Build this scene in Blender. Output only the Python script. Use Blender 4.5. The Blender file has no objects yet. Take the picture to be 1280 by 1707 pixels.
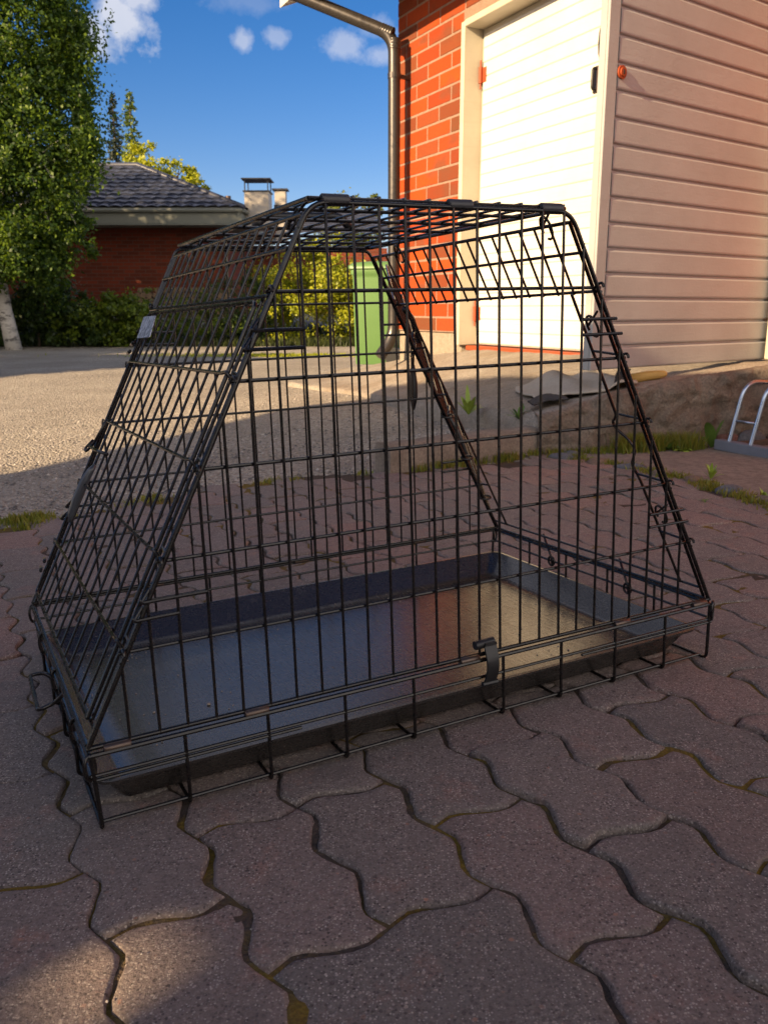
import bpy, math, random
import numpy as np
from mathutils import Vector, Matrix
R = math.radians
random.seed(7); np.random.seed(7)
S = bpy.context.scene
COL = S.collection

# ------------------------------------------------------------------ camera, sky, sun, exposure
cam = bpy.data.objects.new('camera', bpy.data.cameras.new('camera')); COL.objects.link(cam)
cam.location = (0, 0, 0.536); cam.rotation_euler = (R(76.5), 0, 0)
cd = cam.data; cd.sensor_fit = 'VERTICAL'; cd.sensor_height = 32; cd.lens = 26.5
cd.clip_start = 0.02; cd.clip_end = 2000
cd.dof.use_dof = True; cd.dof.focus_distance = 1.15; cd.dof.aperture_fstop = 14
S.camera = cam
S.render.resolution_x, S.render.resolution_y = 767, 1024
S.view_settings.view_transform = 'Standard'; S.view_settings.look = 'None'
S.view_settings.exposure = 1.38; S.view_settings.gamma = 1
SUN_AZ, SUN_EL = 228.0, 21.0            # compass angle from +Y towards +X
sun = bpy.data.objects.new('sun', bpy.data.lights.new('sun', 'SUN')); COL.objects.link(sun)
sun.data.energy = 5.0; sun.data.angle = R(0.5); sun.data.color = (1.0, 0.72, 0.42)
sv = Vector((math.sin(R(SUN_AZ)) * math.cos(R(SUN_EL)), math.cos(R(SUN_AZ)) * math.cos(R(SUN_EL)), math.sin(R(SUN_EL))))
sun.rotation_euler = sv.to_track_quat('Z', 'Y').to_euler(); sun.location = (-6, -5, 8)

world = bpy.data.worlds.new('World'); S.world = world; world.use_nodes = True
wn, wl = world.node_tree.nodes, world.node_tree.links; wn.clear()
wo = wn.new('ShaderNodeOutputWorld'); bg = wn.new('ShaderNodeBackground'); bg.inputs[1].default_value = 0.13
sky = wn.new('ShaderNodeTexSky'); sky.sky_type = 'NISHITA'; sky.sun_disc = False
sky.sun_elevation = R(SUN_EL); sky.sun_rotation = R(SUN_AZ)
sky.air_density = 1.0; sky.dust_density = 0.1; sky.ozone_density = 2.2
hs = wn.new('ShaderNodeHueSaturation'); hs.inputs['Saturation'].default_value = 1.42; hs.inputs['Value'].default_value = 0.33
wl.new(sky.outputs[0], hs.inputs['Color'])
tint = wn.new('ShaderNodeMix'); tint.data_type = 'RGBA'; tint.blend_type = 'MULTIPLY'; tint.inputs['Factor'].default_value = 1.0; tint.inputs['B'].default_value = (1.10, .97, 1.22, 1); wl.new(hs.outputs[0], tint.inputs['A'])
tc = wn.new('ShaderNodeTexCoord')
def wmath(op, a, b=None, clamp=False):
    m = wn.new('ShaderNodeMath'); m.operation = op; m.use_clamp = clamp
    for i, v in enumerate((a, b)):
        if v is None: continue
        if isinstance(v, (int, float)): m.inputs[i].default_value = v
        else: wl.new(v, m.inputs[i])
    return m.outputs[0]
nz = wn.new('ShaderNodeTexNoise'); nz.inputs['Scale'].default_value = 30; nz.inputs['Detail'].default_value = 7; nz.inputs['Roughness'].default_value = 0.62
wl.new(tc.outputs['Generated'], nz.inputs['Vector'])
nzc = wmath('MULTIPLY', wmath('SUBTRACT', nz.outputs[0], 0.5), 2.6)
CLOUDS = [((-0.2580, 0.9282, 0.2735), .034, .028, .9), ((-0.290, 0.925, 0.262), .036, .022, .8), ((-0.2420, 0.9289, .2960), .028, .016, .8), ((-0.1439, 0.9536, 0.2644), .016, .013, .55),
          ((-0.1104, 0.9566, 0.2697), .016, .011, .40), ((-0.036, 0.9639, 0.2655), .032, .016, .50), ((-0.006, 0.9679, 0.2570), .026, .012, .45), ((-0.012, 0.962, 0.2800), .03, .014, .35),
          ((-0.13, 0.95, 0.30), .05, .012, .18), ((-0.55, 0.80, 0.30), .10, .04, .6), ((0.45, 0.86, 0.32), .12, .05, .6)]
tot = None
for c, rx, rz, st in CLOUDS:
    c = Vector(c).normalized()
    sb = wn.new('ShaderNodeVectorMath'); sb.operation = 'SUBTRACT'; sb.inputs[1].default_value = c; wl.new(tc.outputs['Generated'], sb.inputs[0])
    ml = wn.new('ShaderNodeVectorMath'); ml.operation = 'MULTIPLY'; ml.inputs[1].default_value = (1 / rx, 1 / rx, 1 / rz); wl.new(sb.outputs[0], ml.inputs[0])
    ln = wn.new('ShaderNodeVectorMath'); ln.operation = 'LENGTH'; wl.new(ml.outputs[0], ln.inputs[0])
    v = wmath('SUBTRACT', 1.0, ln.outputs['Value']); v = wmath('ADD', v, nzc)
    v = wmath('MULTIPLY', v, 1.5, True); v = wmath('MULTIPLY', v, st)
    near = wmath('MULTIPLY', wmath('SUBTRACT', 1.7, ln.outputs['Value']), 2.0, True)
    v = wmath('MULTIPLY', v, near)
    tot = v if tot is None else wmath('MAXIMUM', tot, v)
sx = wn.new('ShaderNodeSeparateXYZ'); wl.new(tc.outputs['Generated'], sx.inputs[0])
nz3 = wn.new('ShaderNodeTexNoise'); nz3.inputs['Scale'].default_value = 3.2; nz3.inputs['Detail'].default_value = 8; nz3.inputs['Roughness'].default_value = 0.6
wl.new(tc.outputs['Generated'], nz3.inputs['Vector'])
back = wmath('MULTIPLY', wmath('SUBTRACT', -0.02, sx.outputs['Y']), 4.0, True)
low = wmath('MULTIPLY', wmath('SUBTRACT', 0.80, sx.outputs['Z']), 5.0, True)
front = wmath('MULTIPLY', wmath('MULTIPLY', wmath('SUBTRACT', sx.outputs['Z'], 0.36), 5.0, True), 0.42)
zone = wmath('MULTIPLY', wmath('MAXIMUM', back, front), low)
fill_cloud = wmath('MULTIPLY', wmath('MULTIPLY', wmath('SUBTRACT', nz3.outputs[0], 0.36), 7.0, True), zone)  # unseen bright cloud added behind and above as fill light for the shade
tot = wmath('MULTIPLY', tot, 0.8)
nz2 = wn.new('ShaderNodeTexNoise'); nz2.inputs['Scale'].default_value = 9; nz2.inputs['Detail'].default_value = 4
wl.new(tc.outputs['Generated'], nz2.inputs['Vector'])
cr = wn.new('ShaderNodeMix'); cr.data_type = 'RGBA'; cr.inputs['A'].default_value = (1.6, 1.75, 2.1, 1); cr.inputs['B'].default_value = (3.9, 3.7, 3.6, 1)
wl.new(nz2.outputs[0], cr.inputs['Factor'])
mx = wn.new('ShaderNodeMix'); mx.data_type = 'RGBA'
wl.new(tot, mx.inputs['Factor']); wl.new(tint.outputs['Result'], mx.inputs['A']); wl.new(cr.outputs['Result'], mx.inputs['B'])
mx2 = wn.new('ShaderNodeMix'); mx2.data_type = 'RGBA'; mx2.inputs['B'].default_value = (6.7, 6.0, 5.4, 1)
wl.new(fill_cloud, mx2.inputs['Factor']); wl.new(mx.outputs['Result'], mx2.inputs['A']); wl.new(mx2.outputs['Result'], bg.inputs[0]); wl.new(bg.outputs[0], wo.inputs[0])

# ------------------------------------------------------------------ helpers
def newobj(name, verts, faces, mat=None, parent=None, smooth=False, mats=None, mi=None):
    me = bpy.data.meshes.new(name)
    if isinstance(verts, np.ndarray) and isinstance(faces, np.ndarray):
        me.vertices.add(len(verts)); me.vertices.foreach_set('co', verts.astype(np.float32).ravel())
        n, k = faces.shape
        me.loops.add(n * k); me.loops.foreach_set('vertex_index', faces.astype(np.int32).ravel())
        me.polygons.add(n); me.polygons.foreach_set('loop_start', np.arange(0, n * k, k, dtype=np.int32))
        me.update(calc_edges=True)
    else:
        me.from_pydata([tuple(v) for v in verts], [], [tuple(f) for f in faces]); me.update()
    if mats:
        for m in mats: me.materials.append(m)
        if mi is not None: me.polygons.foreach_set('material_index', np.array(mi, dtype=np.int32))
    elif mat: me.materials.append(mat)
    if smooth: me.polygons.foreach_set('use_smooth', np.ones(len(me.polygons), dtype=bool))
    o = bpy.data.objects.new(name, me); COL.objects.link(o)
    if parent: o.parent = parent
    return o
def tag(o, label=None, cat=None, group=None, kind=None):
    if label: o['label'] = label
    if cat: o['category'] = cat
    if group: o['group'] = group
    if kind: o['kind'] = kind
    return o
def empty(name, loc, label, cat, group=None, mat=None):
    o = bpy.data.objects.new(name, None); COL.objects.link(o); o.empty_display_size = 0.1
    if mat is not None: o.matrix_world = mat
    else: o.location = loc
    return tag(o, label, cat, group)
class MB:
    def __init__(s): s.v = []; s.f = []
    def add(s, vs, fs):
        b = len(s.v); s.v += [tuple(p) for p in vs]; s.f += [tuple(i + b for i in f) for f in fs]
    def box(s, c, d, ax=None, bev=0.0):
        # c centre, d full sizes, ax = 3 axis vectors; bevelled box with chamfer
        ax = ax or (Vector((1, 0, 0)), Vector((0, 1, 0)), Vector((0, 0, 1)))
        h = [x / 2 for x in d]; c = Vector(c)
        if bev <= 0:
            vs = [c + ax[0] * (h[0] * a) + ax[1] * (h[1] * b) + ax[2] * (h[2] * e) for e in (-1, 1) for b in (-1, 1) for a in (-1, 1)]
            s.add(vs, [(0, 2, 3, 1), (4, 5, 7, 6), (0, 1, 5, 4), (2, 6, 7, 3), (0, 4, 6, 2), (1, 3, 7, 5)]); return
        vs = []; idx = {}
        for e in (-1, 1):
            for b in (-1, 1):
                for a in (-1, 1):
                    for k in range(3):
                        m = [h[0], h[1], h[2]]
                        for q in range(3):
                            if q != k: m[q] -= bev
                        idx[(a, b, e, k)] = len(vs)
                        vs.append(c + ax[0] * (m[0] * a) + ax[1] * (m[1] * b) + ax[2] * (m[2] * e))
        fs = []
        for k in range(3):
            i, j = [(1, 2), (2, 0), (0, 1)][k]
            for sg in (-1, 1):
                q = []
                for (p, r) in ((-1, -1), (1, -1), (1, 1), (-1, 1)):
                    t = [0, 0, 0]; t[k] = sg; t[i] = p; t[j] = r; q.append(idx[(t[0], t[1], t[2], k)])
                fs.append(q if sg > 0 else q[::-1])
        for k in range(3):
            i, j = [(1, 2), (2, 0), (0, 1)][k]
            for p in (-1, 1):
                for r in (-1, 1):
                    def I(sgn, face):
                        t = [0, 0, 0]; t[k] = sgn; t[i] = p; t[j] = r; return idx[(t[0], t[1], t[2], face)]
                    q = [I(-1, i), I(1, i), I(1, j), I(-1, j)]
                    fs.append(q if p * r < 0 else q[::-1])
        for e in (-1, 1):
            for b in (-1, 1):
                for a in (-1, 1):
                    q = [idx[(a, b, e, 0)], idx[(a, b, e, 1)], idx[(a, b, e, 2)]]
                    fs.append(q if a * b * e > 0 else q[::-1])
        s.add(vs, fs)
    def tube(s, pts, r, n=8, closed=False, caps=True, r2=None):
        P = [Vector(p) for p in pts]; N = len(P)
        if N < 2: return
        T = []
        for i in range(N):
            if closed: a = P[(i + 1) % N] - P[i - 1]
            elif i == 0: a = P[1] - P[0]
            elif i == N - 1: a = P[-1] - P[-2]
            else: a = (P[i + 1] - P[i]).normalized() + (P[i] - P[i - 1]).normalized()
            T.append(a.normalized() if a.length > 1e-9 else Vector((0, 0, 1)))
        up = Vector((0, 0, 1)) if abs(T[0].z) < .9 else Vector((1, 0, 0))
        U = T[0].cross(up).normalized(); vs = []
        for i in range(N):
            U = (U - T[i] * U.dot(T[i])).normalized(); V = T[i].cross(U)
            rr = r if r2 is None else r + (r2 - r) * i / (N - 1)
            if not isinstance(rr, (int, float)): rr = rr[i]
            for k in range(n):
                a = 2 * math.pi * k / n; vs.append(P[i] + (U * math.cos(a) + V * math.sin(a)) * rr)
        fs = []
        M_ = N if closed else N - 1
        for i in range(M_):
            j = (i + 1) % N
            for k in range(n):
                k2 = (k + 1) % n; fs.append((i * n + k, i * n + k2, j * n + k2, j * n + k))
        if caps and not closed:
            fs.append(tuple(range(n))[::-1]); fs.append(tuple((N - 1) * n + k for k in range(n)))
        s.add(vs, fs)
    def build(s, name, mat, parent=None, smooth=False): return newobj(name, s.v, s.f, mat, parent, smooth)
def fillet(pts, rad, n=5):
    P = [Vector(p) for p in pts]; out = [P[0]]
    for i in range(1, len(P) - 1):
        a = (P[i - 1] - P[i]); b = (P[i + 1] - P[i]); r = min(rad, a.length * .49, b.length * .49)
        A = P[i] + a.normalized() * r; B = P[i] + b.normalized() * r
        for k in range(n + 1):
            t = k / n; out.append(A * (1 - t) ** 2 + P[i] * 2 * t * (1 - t) + B * t ** 2)
    out.append(P[-1]); return out
def smooth_obj(o, ang=40):
    me = o.data; me.polygons.foreach_set('use_smooth', np.ones(len(me.polygons), dtype=bool))
    try: me.set_sharp_from_angle(angle=R(ang))
    except Exception: pass
    return o

# ------------------------------------------------------------------ materials
class Mat:
    def __init__(s, name, rough=0.6, col=(.5, .5, .5), spec=0.5, metal=0.0):
        s.m = bpy.data.materials.new(name); s.m.use_nodes = True
        s.n, s.l = s.m.node_tree.nodes, s.m.node_tree.links
        s.b = s.n['Principled BSDF']; s.tc = s.n.new('ShaderNodeTexCoord')
        s.b.inputs['Base Color'].default_value = (*col, 1); s.b.inputs['Roughness'].default_value = rough
        s.b.inputs['Specular IOR Level'].default_value = spec; s.b.inputs['Metallic'].default_value = metal
    def noise(s, scale, detail=3, rough=.55, vec=None, stretch=None):
        t = s.n.new('ShaderNodeTexNoise'); t.inputs['Scale'].default_value = scale; t.inputs['Detail'].default_value = detail; t.inputs['Roughness'].default_value = rough
        s.l.new(s.vec(stretch), t.inputs['Vector']); return t.outputs[0]
    def vec(s, stretch=None):
        if stretch is None: return s.tc.outputs['Object']
        mp = s.n.new('ShaderNodeMapping'); mp.inputs['Scale'].default_value = stretch; s.l.new(s.tc.outputs['Object'], mp.inputs[0]); return mp.outputs[0]
    def vor(s, scale, out='Distance', feature='F1', stretch=None):
        t = s.n.new('ShaderNodeTexVoronoi'); t.inputs['Scale'].default_value = scale; t.feature = feature
        s.l.new(s.vec(stretch), t.inputs['Vector']); return t.outputs[out]
    def ramp(s, fac, stops, interp='LINEAR'):
        r = s.n.new('ShaderNodeValToRGB'); s.l.new(fac, r.inputs[0]); e = r.color_ramp.elements; r.color_ramp.interpolation = interp
        while len(e) < len(stops): e.new(.5)
        for i, (p, c) in enumerate(stops):
            e[i].position = p; e[i].color = (*c, 1) if isinstance(c, tuple) else (c, c, c, 1)
        return r.outputs[0]
    def mix(s, fac, a, b, mode='MIX'):
        m = s.n.new('ShaderNodeMix'); m.data_type = 'RGBA'; m.blend_type = mode
        for k, v in (('Factor', fac), ('A', a), ('B', b)):
            if isinstance(v, (int, float)): m.inputs[k].default_value = v
            elif isinstance(v, tuple): m.inputs[k].default_value = (*v, 1)
            else: s.l.new(v, m.inputs[k])
        return m.outputs['Result']
    def math(s, op, a, b=None, clamp=False):
        m = s.n.new('ShaderNodeMath'); m.operation = op; m.use_clamp = clamp
        for i, v in enumerate((a, b)):
            if v is None: continue
            if isinstance(v, (int, float)): m.inputs[i].default_value = v
            else: s.l.new(v, m.inputs[i])
        return m.outputs[0]
    def island(s):
        g = s.n.new('ShaderNodeNewGeometry'); return g.outputs['Random Per Island']
    def color(s, c): s.l.new(c, s.b.inputs['Base Color']); return s
    def rough(s, c): s.l.new(c, s.b.inputs['Roughness']); return s
    def bump(s, h, strength=.5, dist=.01, prev=None):
        b = s.n.new('ShaderNodeBump'); b.inputs['Strength'].default_value = strength; b.inputs['Distance'].default_value = dist
        s.l.new(h, b.inputs['Height'])
        if prev is not None: s.l.new(prev, b.inputs['Normal'])
        s.l.new(b.outputs[0], s.b.inputs['Normal']); return b.outputs[0]

def mk_wire():
    m = Mat('black_enamel', .25, (.006, .0055, .006), .42)
    m.color(m.mix(m.noise(60, 3), (.004, .0038, .004), (.011, .009, .008)))
    m.rough(m.ramp(m.noise(90, 2), [(0.3, .16), (.7, .34)])); return m.m
def mk_tray():
    m = Mat('tray_plastic', .25, (.022, .022, .026), .5); m.b.inputs['IOR'].default_value = 1.72
    n1 = m.noise(5, 4); sc = m.noise(9, 6, .7, stretch=(1.5, 40, 40)); sc2 = m.noise(7, 6, .7, stretch=(30, 2, 30))
    dirt = m.ramp(m.noise(34, 8, .75), [(.56, 0.0), (.74, 1.0)])
    base = m.mix(n1, (.016, .014, .0135), (.032, .028, .026))
    base = m.mix(m.math('MULTIPLY', dirt, .30), base, (.13, .12, .11))
    sp = m.math('LESS_THAN', m.vor(85), .045); base = m.mix(m.math('MULTIPLY', sp, m.math('GREATER_THAN', n1, .5)), base, (.35, .33, .3))
    m.color(base)
    m.rough(m.ramp(m.math('ADD', m.math('MULTIPLY', sc, .5), m.math('MULTIPLY', sc2, .5)), [(.3, .19), (.7, .33)]))
    m.bump(m.math('ADD', m.math('MULTIPLY', sc, .5), n1), .12, .004); return m.m
def mk_paver():
    m = Mat('paver_concrete', .85, (.1, .09, .09), .35)
    isl = m.island()
    c = m.ramp(isl, [(0, (.29, .255, .235)), (.25, (.37, .28, .255)), (.45, (.31, .27, .25)), (.62, (.41, .28, .25)), (.8, (.26, .24, .225)), (.93, (.45, .27, .225)), (1, (.31, .265, .24))])
    big = m.noise(4.5, 5); c = m.mix(m.ramp(big, [(.35, 0.0), (.7, .55)]), c, (.24, .215, .20))
    red = m.ramp(m.noise(13, 6, .7), [(.56, 0.0), (.72, .6)]); c = m.mix(red, c, (.50, .26, .20))
    g = m.noise(240, 5, .7); c = m.mix(m.ramp(g, [(.30, .75), (.54, 0.0)]), c, (.10, .082, .077))
    stain = m.ramp(m.noise(7, 8, .75), [(.54, 0.0), (.70, .65)]); c = m.mix(stain, c, (.155, .135, .128))
    wob = m.noise(420, 4, .8); dens = m.ramp(m.noise(11, 5, .7), [(.3, .35), (.65, 1.0)])
    for sc, th, gt, col in ((110, .20, .55, (.62, .52, .45)), (210, .28, .45, (.66, .58, .52)), (380, .36, .40, (.72, .66, .60)), (260, .36, .45, (.07, .056, .052)), (140, .28, .62, (.10, .08, .075)), (70, .15, .75, (.52, .28, .20))):
        vd = m.math('ADD', m.vor(sc), m.math('MULTIPLY', m.math('SUBTRACT', wob, .5), .45)); vc = m.vor(sc, 'Color'); sep = m.n.new('ShaderNodeSeparateColor'); m.l.new(vc, sep.inputs[0])
        mask = m.math('MULTIPLY', m.math('LESS_THAN', vd, th), m.math('GREATER_THAN', sep.outputs[0], gt))
        c = m.mix(m.math('MULTIPLY', m.math('MULTIPLY', mask, dens), sep.outputs[1]), c, col)
    c = m.mix(1.0, c, (.68, .655, .62), 'MULTIPLY')
    m.color(c)
    m.rough(m.ramp(m.noise(60, 3), [(.3, .62), (.7, .92)]))
    b = m.bump(m.noise(30, 8, .74), .7, .006); b = m.bump(g, .8, .0020, b)
    m.bump(m.ramp(m.vor(150), [(0, 1.0), (.3, 0.0)]), .35, .0012, b); return m.m
def mk_joint():
    m = Mat('joint_sand_moss', .95, (.06, .05, .04), .2)
    moss = m.ramp(m.noise(3.4, 6, .7), [(.46, 0.0), (.56, .9)])
    f = m.noise(260, 4)
    sand = m.mix(f, (.030, .024, .020), (.105, .082, .065)); ms = m.mix(f, (.080, .052, .010), (.24, .16, .022))
    sand = m.mix(m.ramp(m.noise(22, 3), [(.5, 0.0), (.65, .6)]), sand, (.085, .05, .026))
    m.color(m.mix(moss, sand, ms)); m.b.inputs['Roughness'].default_value = 1.0; m.bump(m.math('ADD', f, m.noise(60, 3)), .9, .006); return m.m
def mk_gravel():
    m = Mat('gravel', .95, (.3, .28, .25), .25)
    sep = m.n.new('ShaderNodeSeparateColor'); m.l.new(m.vor(75, 'Color'), sep.inputs[0])
    c = m.ramp(sep.outputs[0], [(0, (.30, .265, .21)), (.4, (.46, .41, .33)), (.75, (.58, .52, .43)), (1, (.70, .64, .54))])
    c = m.mix(m.ramp(m.noise(1.1, 5), [(.38, 0.0), (.66, .75)]), c, (.30, .265, .215))
    c = m.mix(m.ramp(m.vor(75), [(.0, 0.0), (.9, .7)]), c, (.20, .172, .14))
    m.color(c); h = m.math('SUBTRACT', 1.0, m.vor(75)); b = m.bump(h, 1.0, .014)
    m.bump(m.noise(14, 6, .7), .6, .03, b); return m.m
def mk_asphalt(name='worn_asphalt', a=(.12, .11, .10), b_=(.24, .22, .19)):
    m = Mat(name, .9, (.15, .14, .13), .3)
    sep = m.n.new('ShaderNodeSeparateColor'); m.l.new(m.vor(170, 'Color'), sep.inputs[0])
    c = m.mix(sep.outputs[0], a, b_); c = m.mix(m.ramp(m.noise(2.3, 6, .65), [(.42, 0.0), (.66, .7)]), c, (a[0] * .9, a[1] * .78, a[2] * .66))
    c = m.mix(m.ramp(m.noise(18, 6, .7), [(.5, 0.0), (.7, .4)]), c, (.06, .055, .05))
    m.color(c); b = m.bump(m.math('SUBTRACT', 1.0, m.vor(170)), .8, .005); m.bump(m.noise(11, 7, .7), .6, .02, b); return m.m
def mk_concrete(name, a, b_, sc=1.0, bump=.03):
    m = Mat(name, .9, a, .3)
    c = m.mix(m.ramp(m.noise(5 * sc, 8, .7), [(.35, 0.0), (.65, 1.0)]), a, b_)
    c = m.mix(m.ramp(m.noise(70 * sc, 5, .7), [(.35, .7), (.6, 0.0)]), c, (a[0] * .35, a[1] * .35, a[2] * .35))
    c = m.mix(m.math('MULTIPLY', m.math('LESS_THAN', m.vor(120), .22), .5), c, (b_[0] * 1.5, b_[1] * 1.5, b_[2] * 1.5))
    m.color(c); b = m.bump(m.noise(9 * sc, 8, .75), .9, bump); m.bump(m.noise(120, 4, .7), .7, .004, b); return m.m
def mk_brick():
    m = Mat('red_brick', .8, (.4, .09, .03), .3)
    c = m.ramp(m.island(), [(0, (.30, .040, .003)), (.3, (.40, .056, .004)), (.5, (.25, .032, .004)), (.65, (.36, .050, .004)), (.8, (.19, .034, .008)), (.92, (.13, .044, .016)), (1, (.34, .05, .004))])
    burn = m.ramp(m.noise(2.1, 2, stretch=(1, 1, 2.2)), [(.55, 0.0), (.66, .75)]); c = m.mix(burn, c, (.13, .046, .020))
    c = m.mix(m.ramp(m.noise(45, 5, .7), [(.4, 0.0), (.75, .45)]), c, (.18, .026, .006))
    m.color(c); m.bump(m.noise(70, 5, .7), .5, .006); return m.m
def mk_farbrick():
    m = Mat('far_red_brick', .85, (.3, .07, .03), .3)
    t = m.n.new('ShaderNodeTexBrick'); mp = m.n.new('ShaderNodeMapping'); mp.inputs['Rotation'].default_value = (R(90), 0, 0)
    m.l.new(m.tc.outputs['Object'], mp.inputs[0]); m.l.new(mp.outputs[0], t.inputs['Vector'])
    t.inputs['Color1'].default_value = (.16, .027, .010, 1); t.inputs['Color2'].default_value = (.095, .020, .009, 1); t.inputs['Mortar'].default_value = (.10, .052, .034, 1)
    t.inputs['Scale'].default_value = 1; t.inputs['Brick Width'].default_value = .28; t.inputs['Row Height'].default_value = .09; t.inputs['Mortar Size'].default_value = .008
    m.color(t.outputs[0]); m.bump(m.noise(40, 4), .4, .01); return m.m
def mk_paint(name, a, b_, rough=.45, flake=None):
    m = Mat(name, rough, a, .4)
    c = m.mix(m.ramp(m.noise(3, 6, .65), [(.35, 0.0), (.7, 1.0)]), a, b_)
    c = m.mix(m.ramp(m.noise(9, 7, .7, stretch=(.35, .35, 6)), [(.55, 0.0), (.75, .25)]), c, (a[0] * .6, a[1] * .55, a[2] * .5))
    if flake: c = m.mix(m.ramp(m.noise(22, 7, .75), [(.69, 0.0), (.72, .8)]), c, flake)
    m.color(c); m.bump(m.math('ADD', m.noise(30, 7, .7, stretch=(.5, .5, 5)), m.noise(90, 3)), .3, .003); return m.m
def mk_metal(name, col, rough=.35, metal=.7):
    m = Mat(name, rough, col, .5, metal)
    m.color(m.mix(m.noise(14, 5), (col[0] * .8, col[1] * .8, col[2] * .8), col)); m.rough(m.ramp(m.noise(25, 4), [(.3, rough * .8), (.7, min(1, rough * 1.4))])); return m.m
def mk_leaf(name, cols, trans=.45, rough=.5):
    m = Mat(name, rough, cols[0], .35)
    c = m.ramp(m.island(), [(i / (len(cols) - 1), cc) for i, cc in enumerate(cols)])
    m.color(c)
    tr = m.n.new('ShaderNodeBsdfTranslucent'); ms = m.n.new('ShaderNodeMixShader'); ms.inputs[0].default_value = trans
    m.l.new(m.mix(.5, c, (c0 := (cols[-1][0] * 1.4, cols[-1][1] * 1.5, cols[-1][2] * .7))), tr.inputs[0])
    m.l.new(m.b.outputs[0], ms.inputs[1]); m.l.new(tr.outputs[0], ms.inputs[2]); m.l.new(ms.outputs[0], m.n['Material Output'].inputs[0]); return m.m
def mk_bark(name, a, b_, sc=6):
    m = Mat(name, .9, a, .3)
    m.color(m.mix(m.ramp(m.noise(sc, 6, .7, stretch=(1, 1, 2.5)), [(.5, 0.0), (.62, 1.0)]), a, b_)); m.bump(m.noise(30, 5), .6, .01); return m.m
def mk_plain(name, col, rough=.6, spec=.4, var=.25, sc=20, bump=.2):
    m = Mat(name, rough, col, spec)
    m.color(m.mix(m.noise(sc, 5, .65), tuple(x * (1 - var) for x in col), tuple(min(1, x * (1 + var)) for x in col))); m.bump(m.noise(sc * 4, 4), bump, .003); return m.m

WIRE = mk_wire(); TRAY = mk_tray(); PAVER = mk_paver(); JOINT = mk_joint(); GRAVEL = mk_gravel()
ASPH = mk_asphalt('worn_asphalt', (.22, .19, .155), (.38, .335, .28)); CONC = mk_concrete('rough_concrete', (.40, .33, .26), (.20, .15, .115), 1.6, .06)
KERB = mk_concrete('kerb_concrete', (.30, .25, .20), (.19, .155, .125), 1.5, .012); SLAB = mk_concrete('slab_concrete', (.27, .225, .18), (.20, .165, .135), .6, .006)
PLINTH = mk_concrete('roughcast_plinth', (.50, .43, .34), (.34, .28, .21), 6, .03)
BRICK = mk_brick(); FARBRICK = mk_farbrick(); MORTAR = mk_concrete('mortar', (.33, .22, .16), (.26, .17, .12), 3, .006)
WHITE = mk_paint('white_door_paint', (.60, .575, .52), (.54, .515, .46)); CREAM = mk_paint('cream_frame_paint', (.46, .42, .33), (.40, .36, .28))
LEAFP = mk_paint('shade_darkened_white_paint', (.335, .34, .335), (.285, .29, .285), .40, (.50, .50, .49))  # LEAFP: door white darkened for the shade on the open leaf, with pale flakes
GUTTER = mk_metal('dark_grey_steel', (.055, .050, .047), .30, .55); ALU = mk_metal('galvanised_steel', (.40, .48, .60), .28, .95)
ROOFT = mk_plain('dark_roof_tile', (.032, .038, .062), .45, .5); FASC = mk_plain('far_fascia_paint', (.17, .18, .155), .6, .3, .1)
SHEET = mk_plain('chimney_sheet', (.33, .30, .26), .5, .5, .08, 3); DARKM = mk_plain('dark_sheet_metal', (.035, .035, .04), .4)
BINM = mk_plain('bin_green_plastic', (.095, .19, .060), .42, .5, .10, 3, .05); BLACKP = mk_plain('black_plastic', (.014, .014, .015), .4)
GREYP = mk_plain('grey_grip_plastic', (.05, .055, .065), .3, .6); CLIP = mk_metal('clip_steel', (.10, .070, .055), .3, .6)
RUST = mk_plain('rusty_orange_paint', (.28, .05, .014), .6); DARKWOOD = mk_plain('dark_stained_wood', (.09, .06, .045), .8); PALEWOOD = mk_plain('pale_bounce_wood', (.62, .58, .52), .8)  # PALEWOOD: boards of the added blocker, pale to bounce light into the shade
BLUEP = mk_plain('grey_rail_paint', (.14, .155, .19), .5); RUGM = mk_plain('rug_backing', (.40, .36, .30), .95, .2, .25, 60, .6); RUGD = mk_plain('rug_pile_dark', (.055, .05, .05), .95, .2, .4, 70, .8)
YEL = mk_plain('yellow_tube', (.50, .30, .085), .6, .3, .2, 14); LOGM = mk_bark('log_end', (.22, .15, .09), (.10, .07, .05), 9); SOIL = mk_plain('soil', (.05, .038, .028), .95, .2, .4, 30, .9)

# ------------------------------------------------------------------ frames of reference
# the yard is a gently tilted plane; the crate stands on it, its own axes turned 27.6 degrees
CM = Matrix(((0.88608020, -0.46249832, -0.03093832, -0.27793647), (0.46309424, 0.88616937, 0.01573422, 0.85152668),
             (0.02013954, -0.02826914, 0.99939745, -0.02257643), (0, 0, 0, 1)))
CN = Vector((CM[0][2], CM[1][2], CM[2][2])); P0 = CM @ Vector((.4, .3, 0))
def plane_z(x, y): return P0.z - (CN.x * (x - P0.x) + CN.y * (y - P0.y)) / CN.z
def sst(a, b, x):
    t = min(1, max(0, (x - a) / (b - a))); return t * t * (3 - 2 * t)
def seg_dist(p, a, b):
    ax, ay = b[0] - a[0], b[1] - a[1]; t = ((p[0] - a[0]) * ax + (p[1] - a[1]) * ay) / (ax * ax + ay * ay); t = min(1, max(0, t))
    return math.hypot(p[0] - a[0] - t * ax, p[1] - a[1] - t * ay)
PAVED = [(-6, -1.6), (-1.60, 1.80), (-1.08, 2.30), (-0.52, 2.86), (-.25, 3.03), (0.03, 3.00), (0.40, 3.17), (0.66, 3.32), (0.80, 3.10), (0.93, 2.86), (1.00, 2.60), (1.05, 2.31), (1.22, 1.6), (1.5, .4), (2.0, -3), (-6, -3)]
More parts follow.
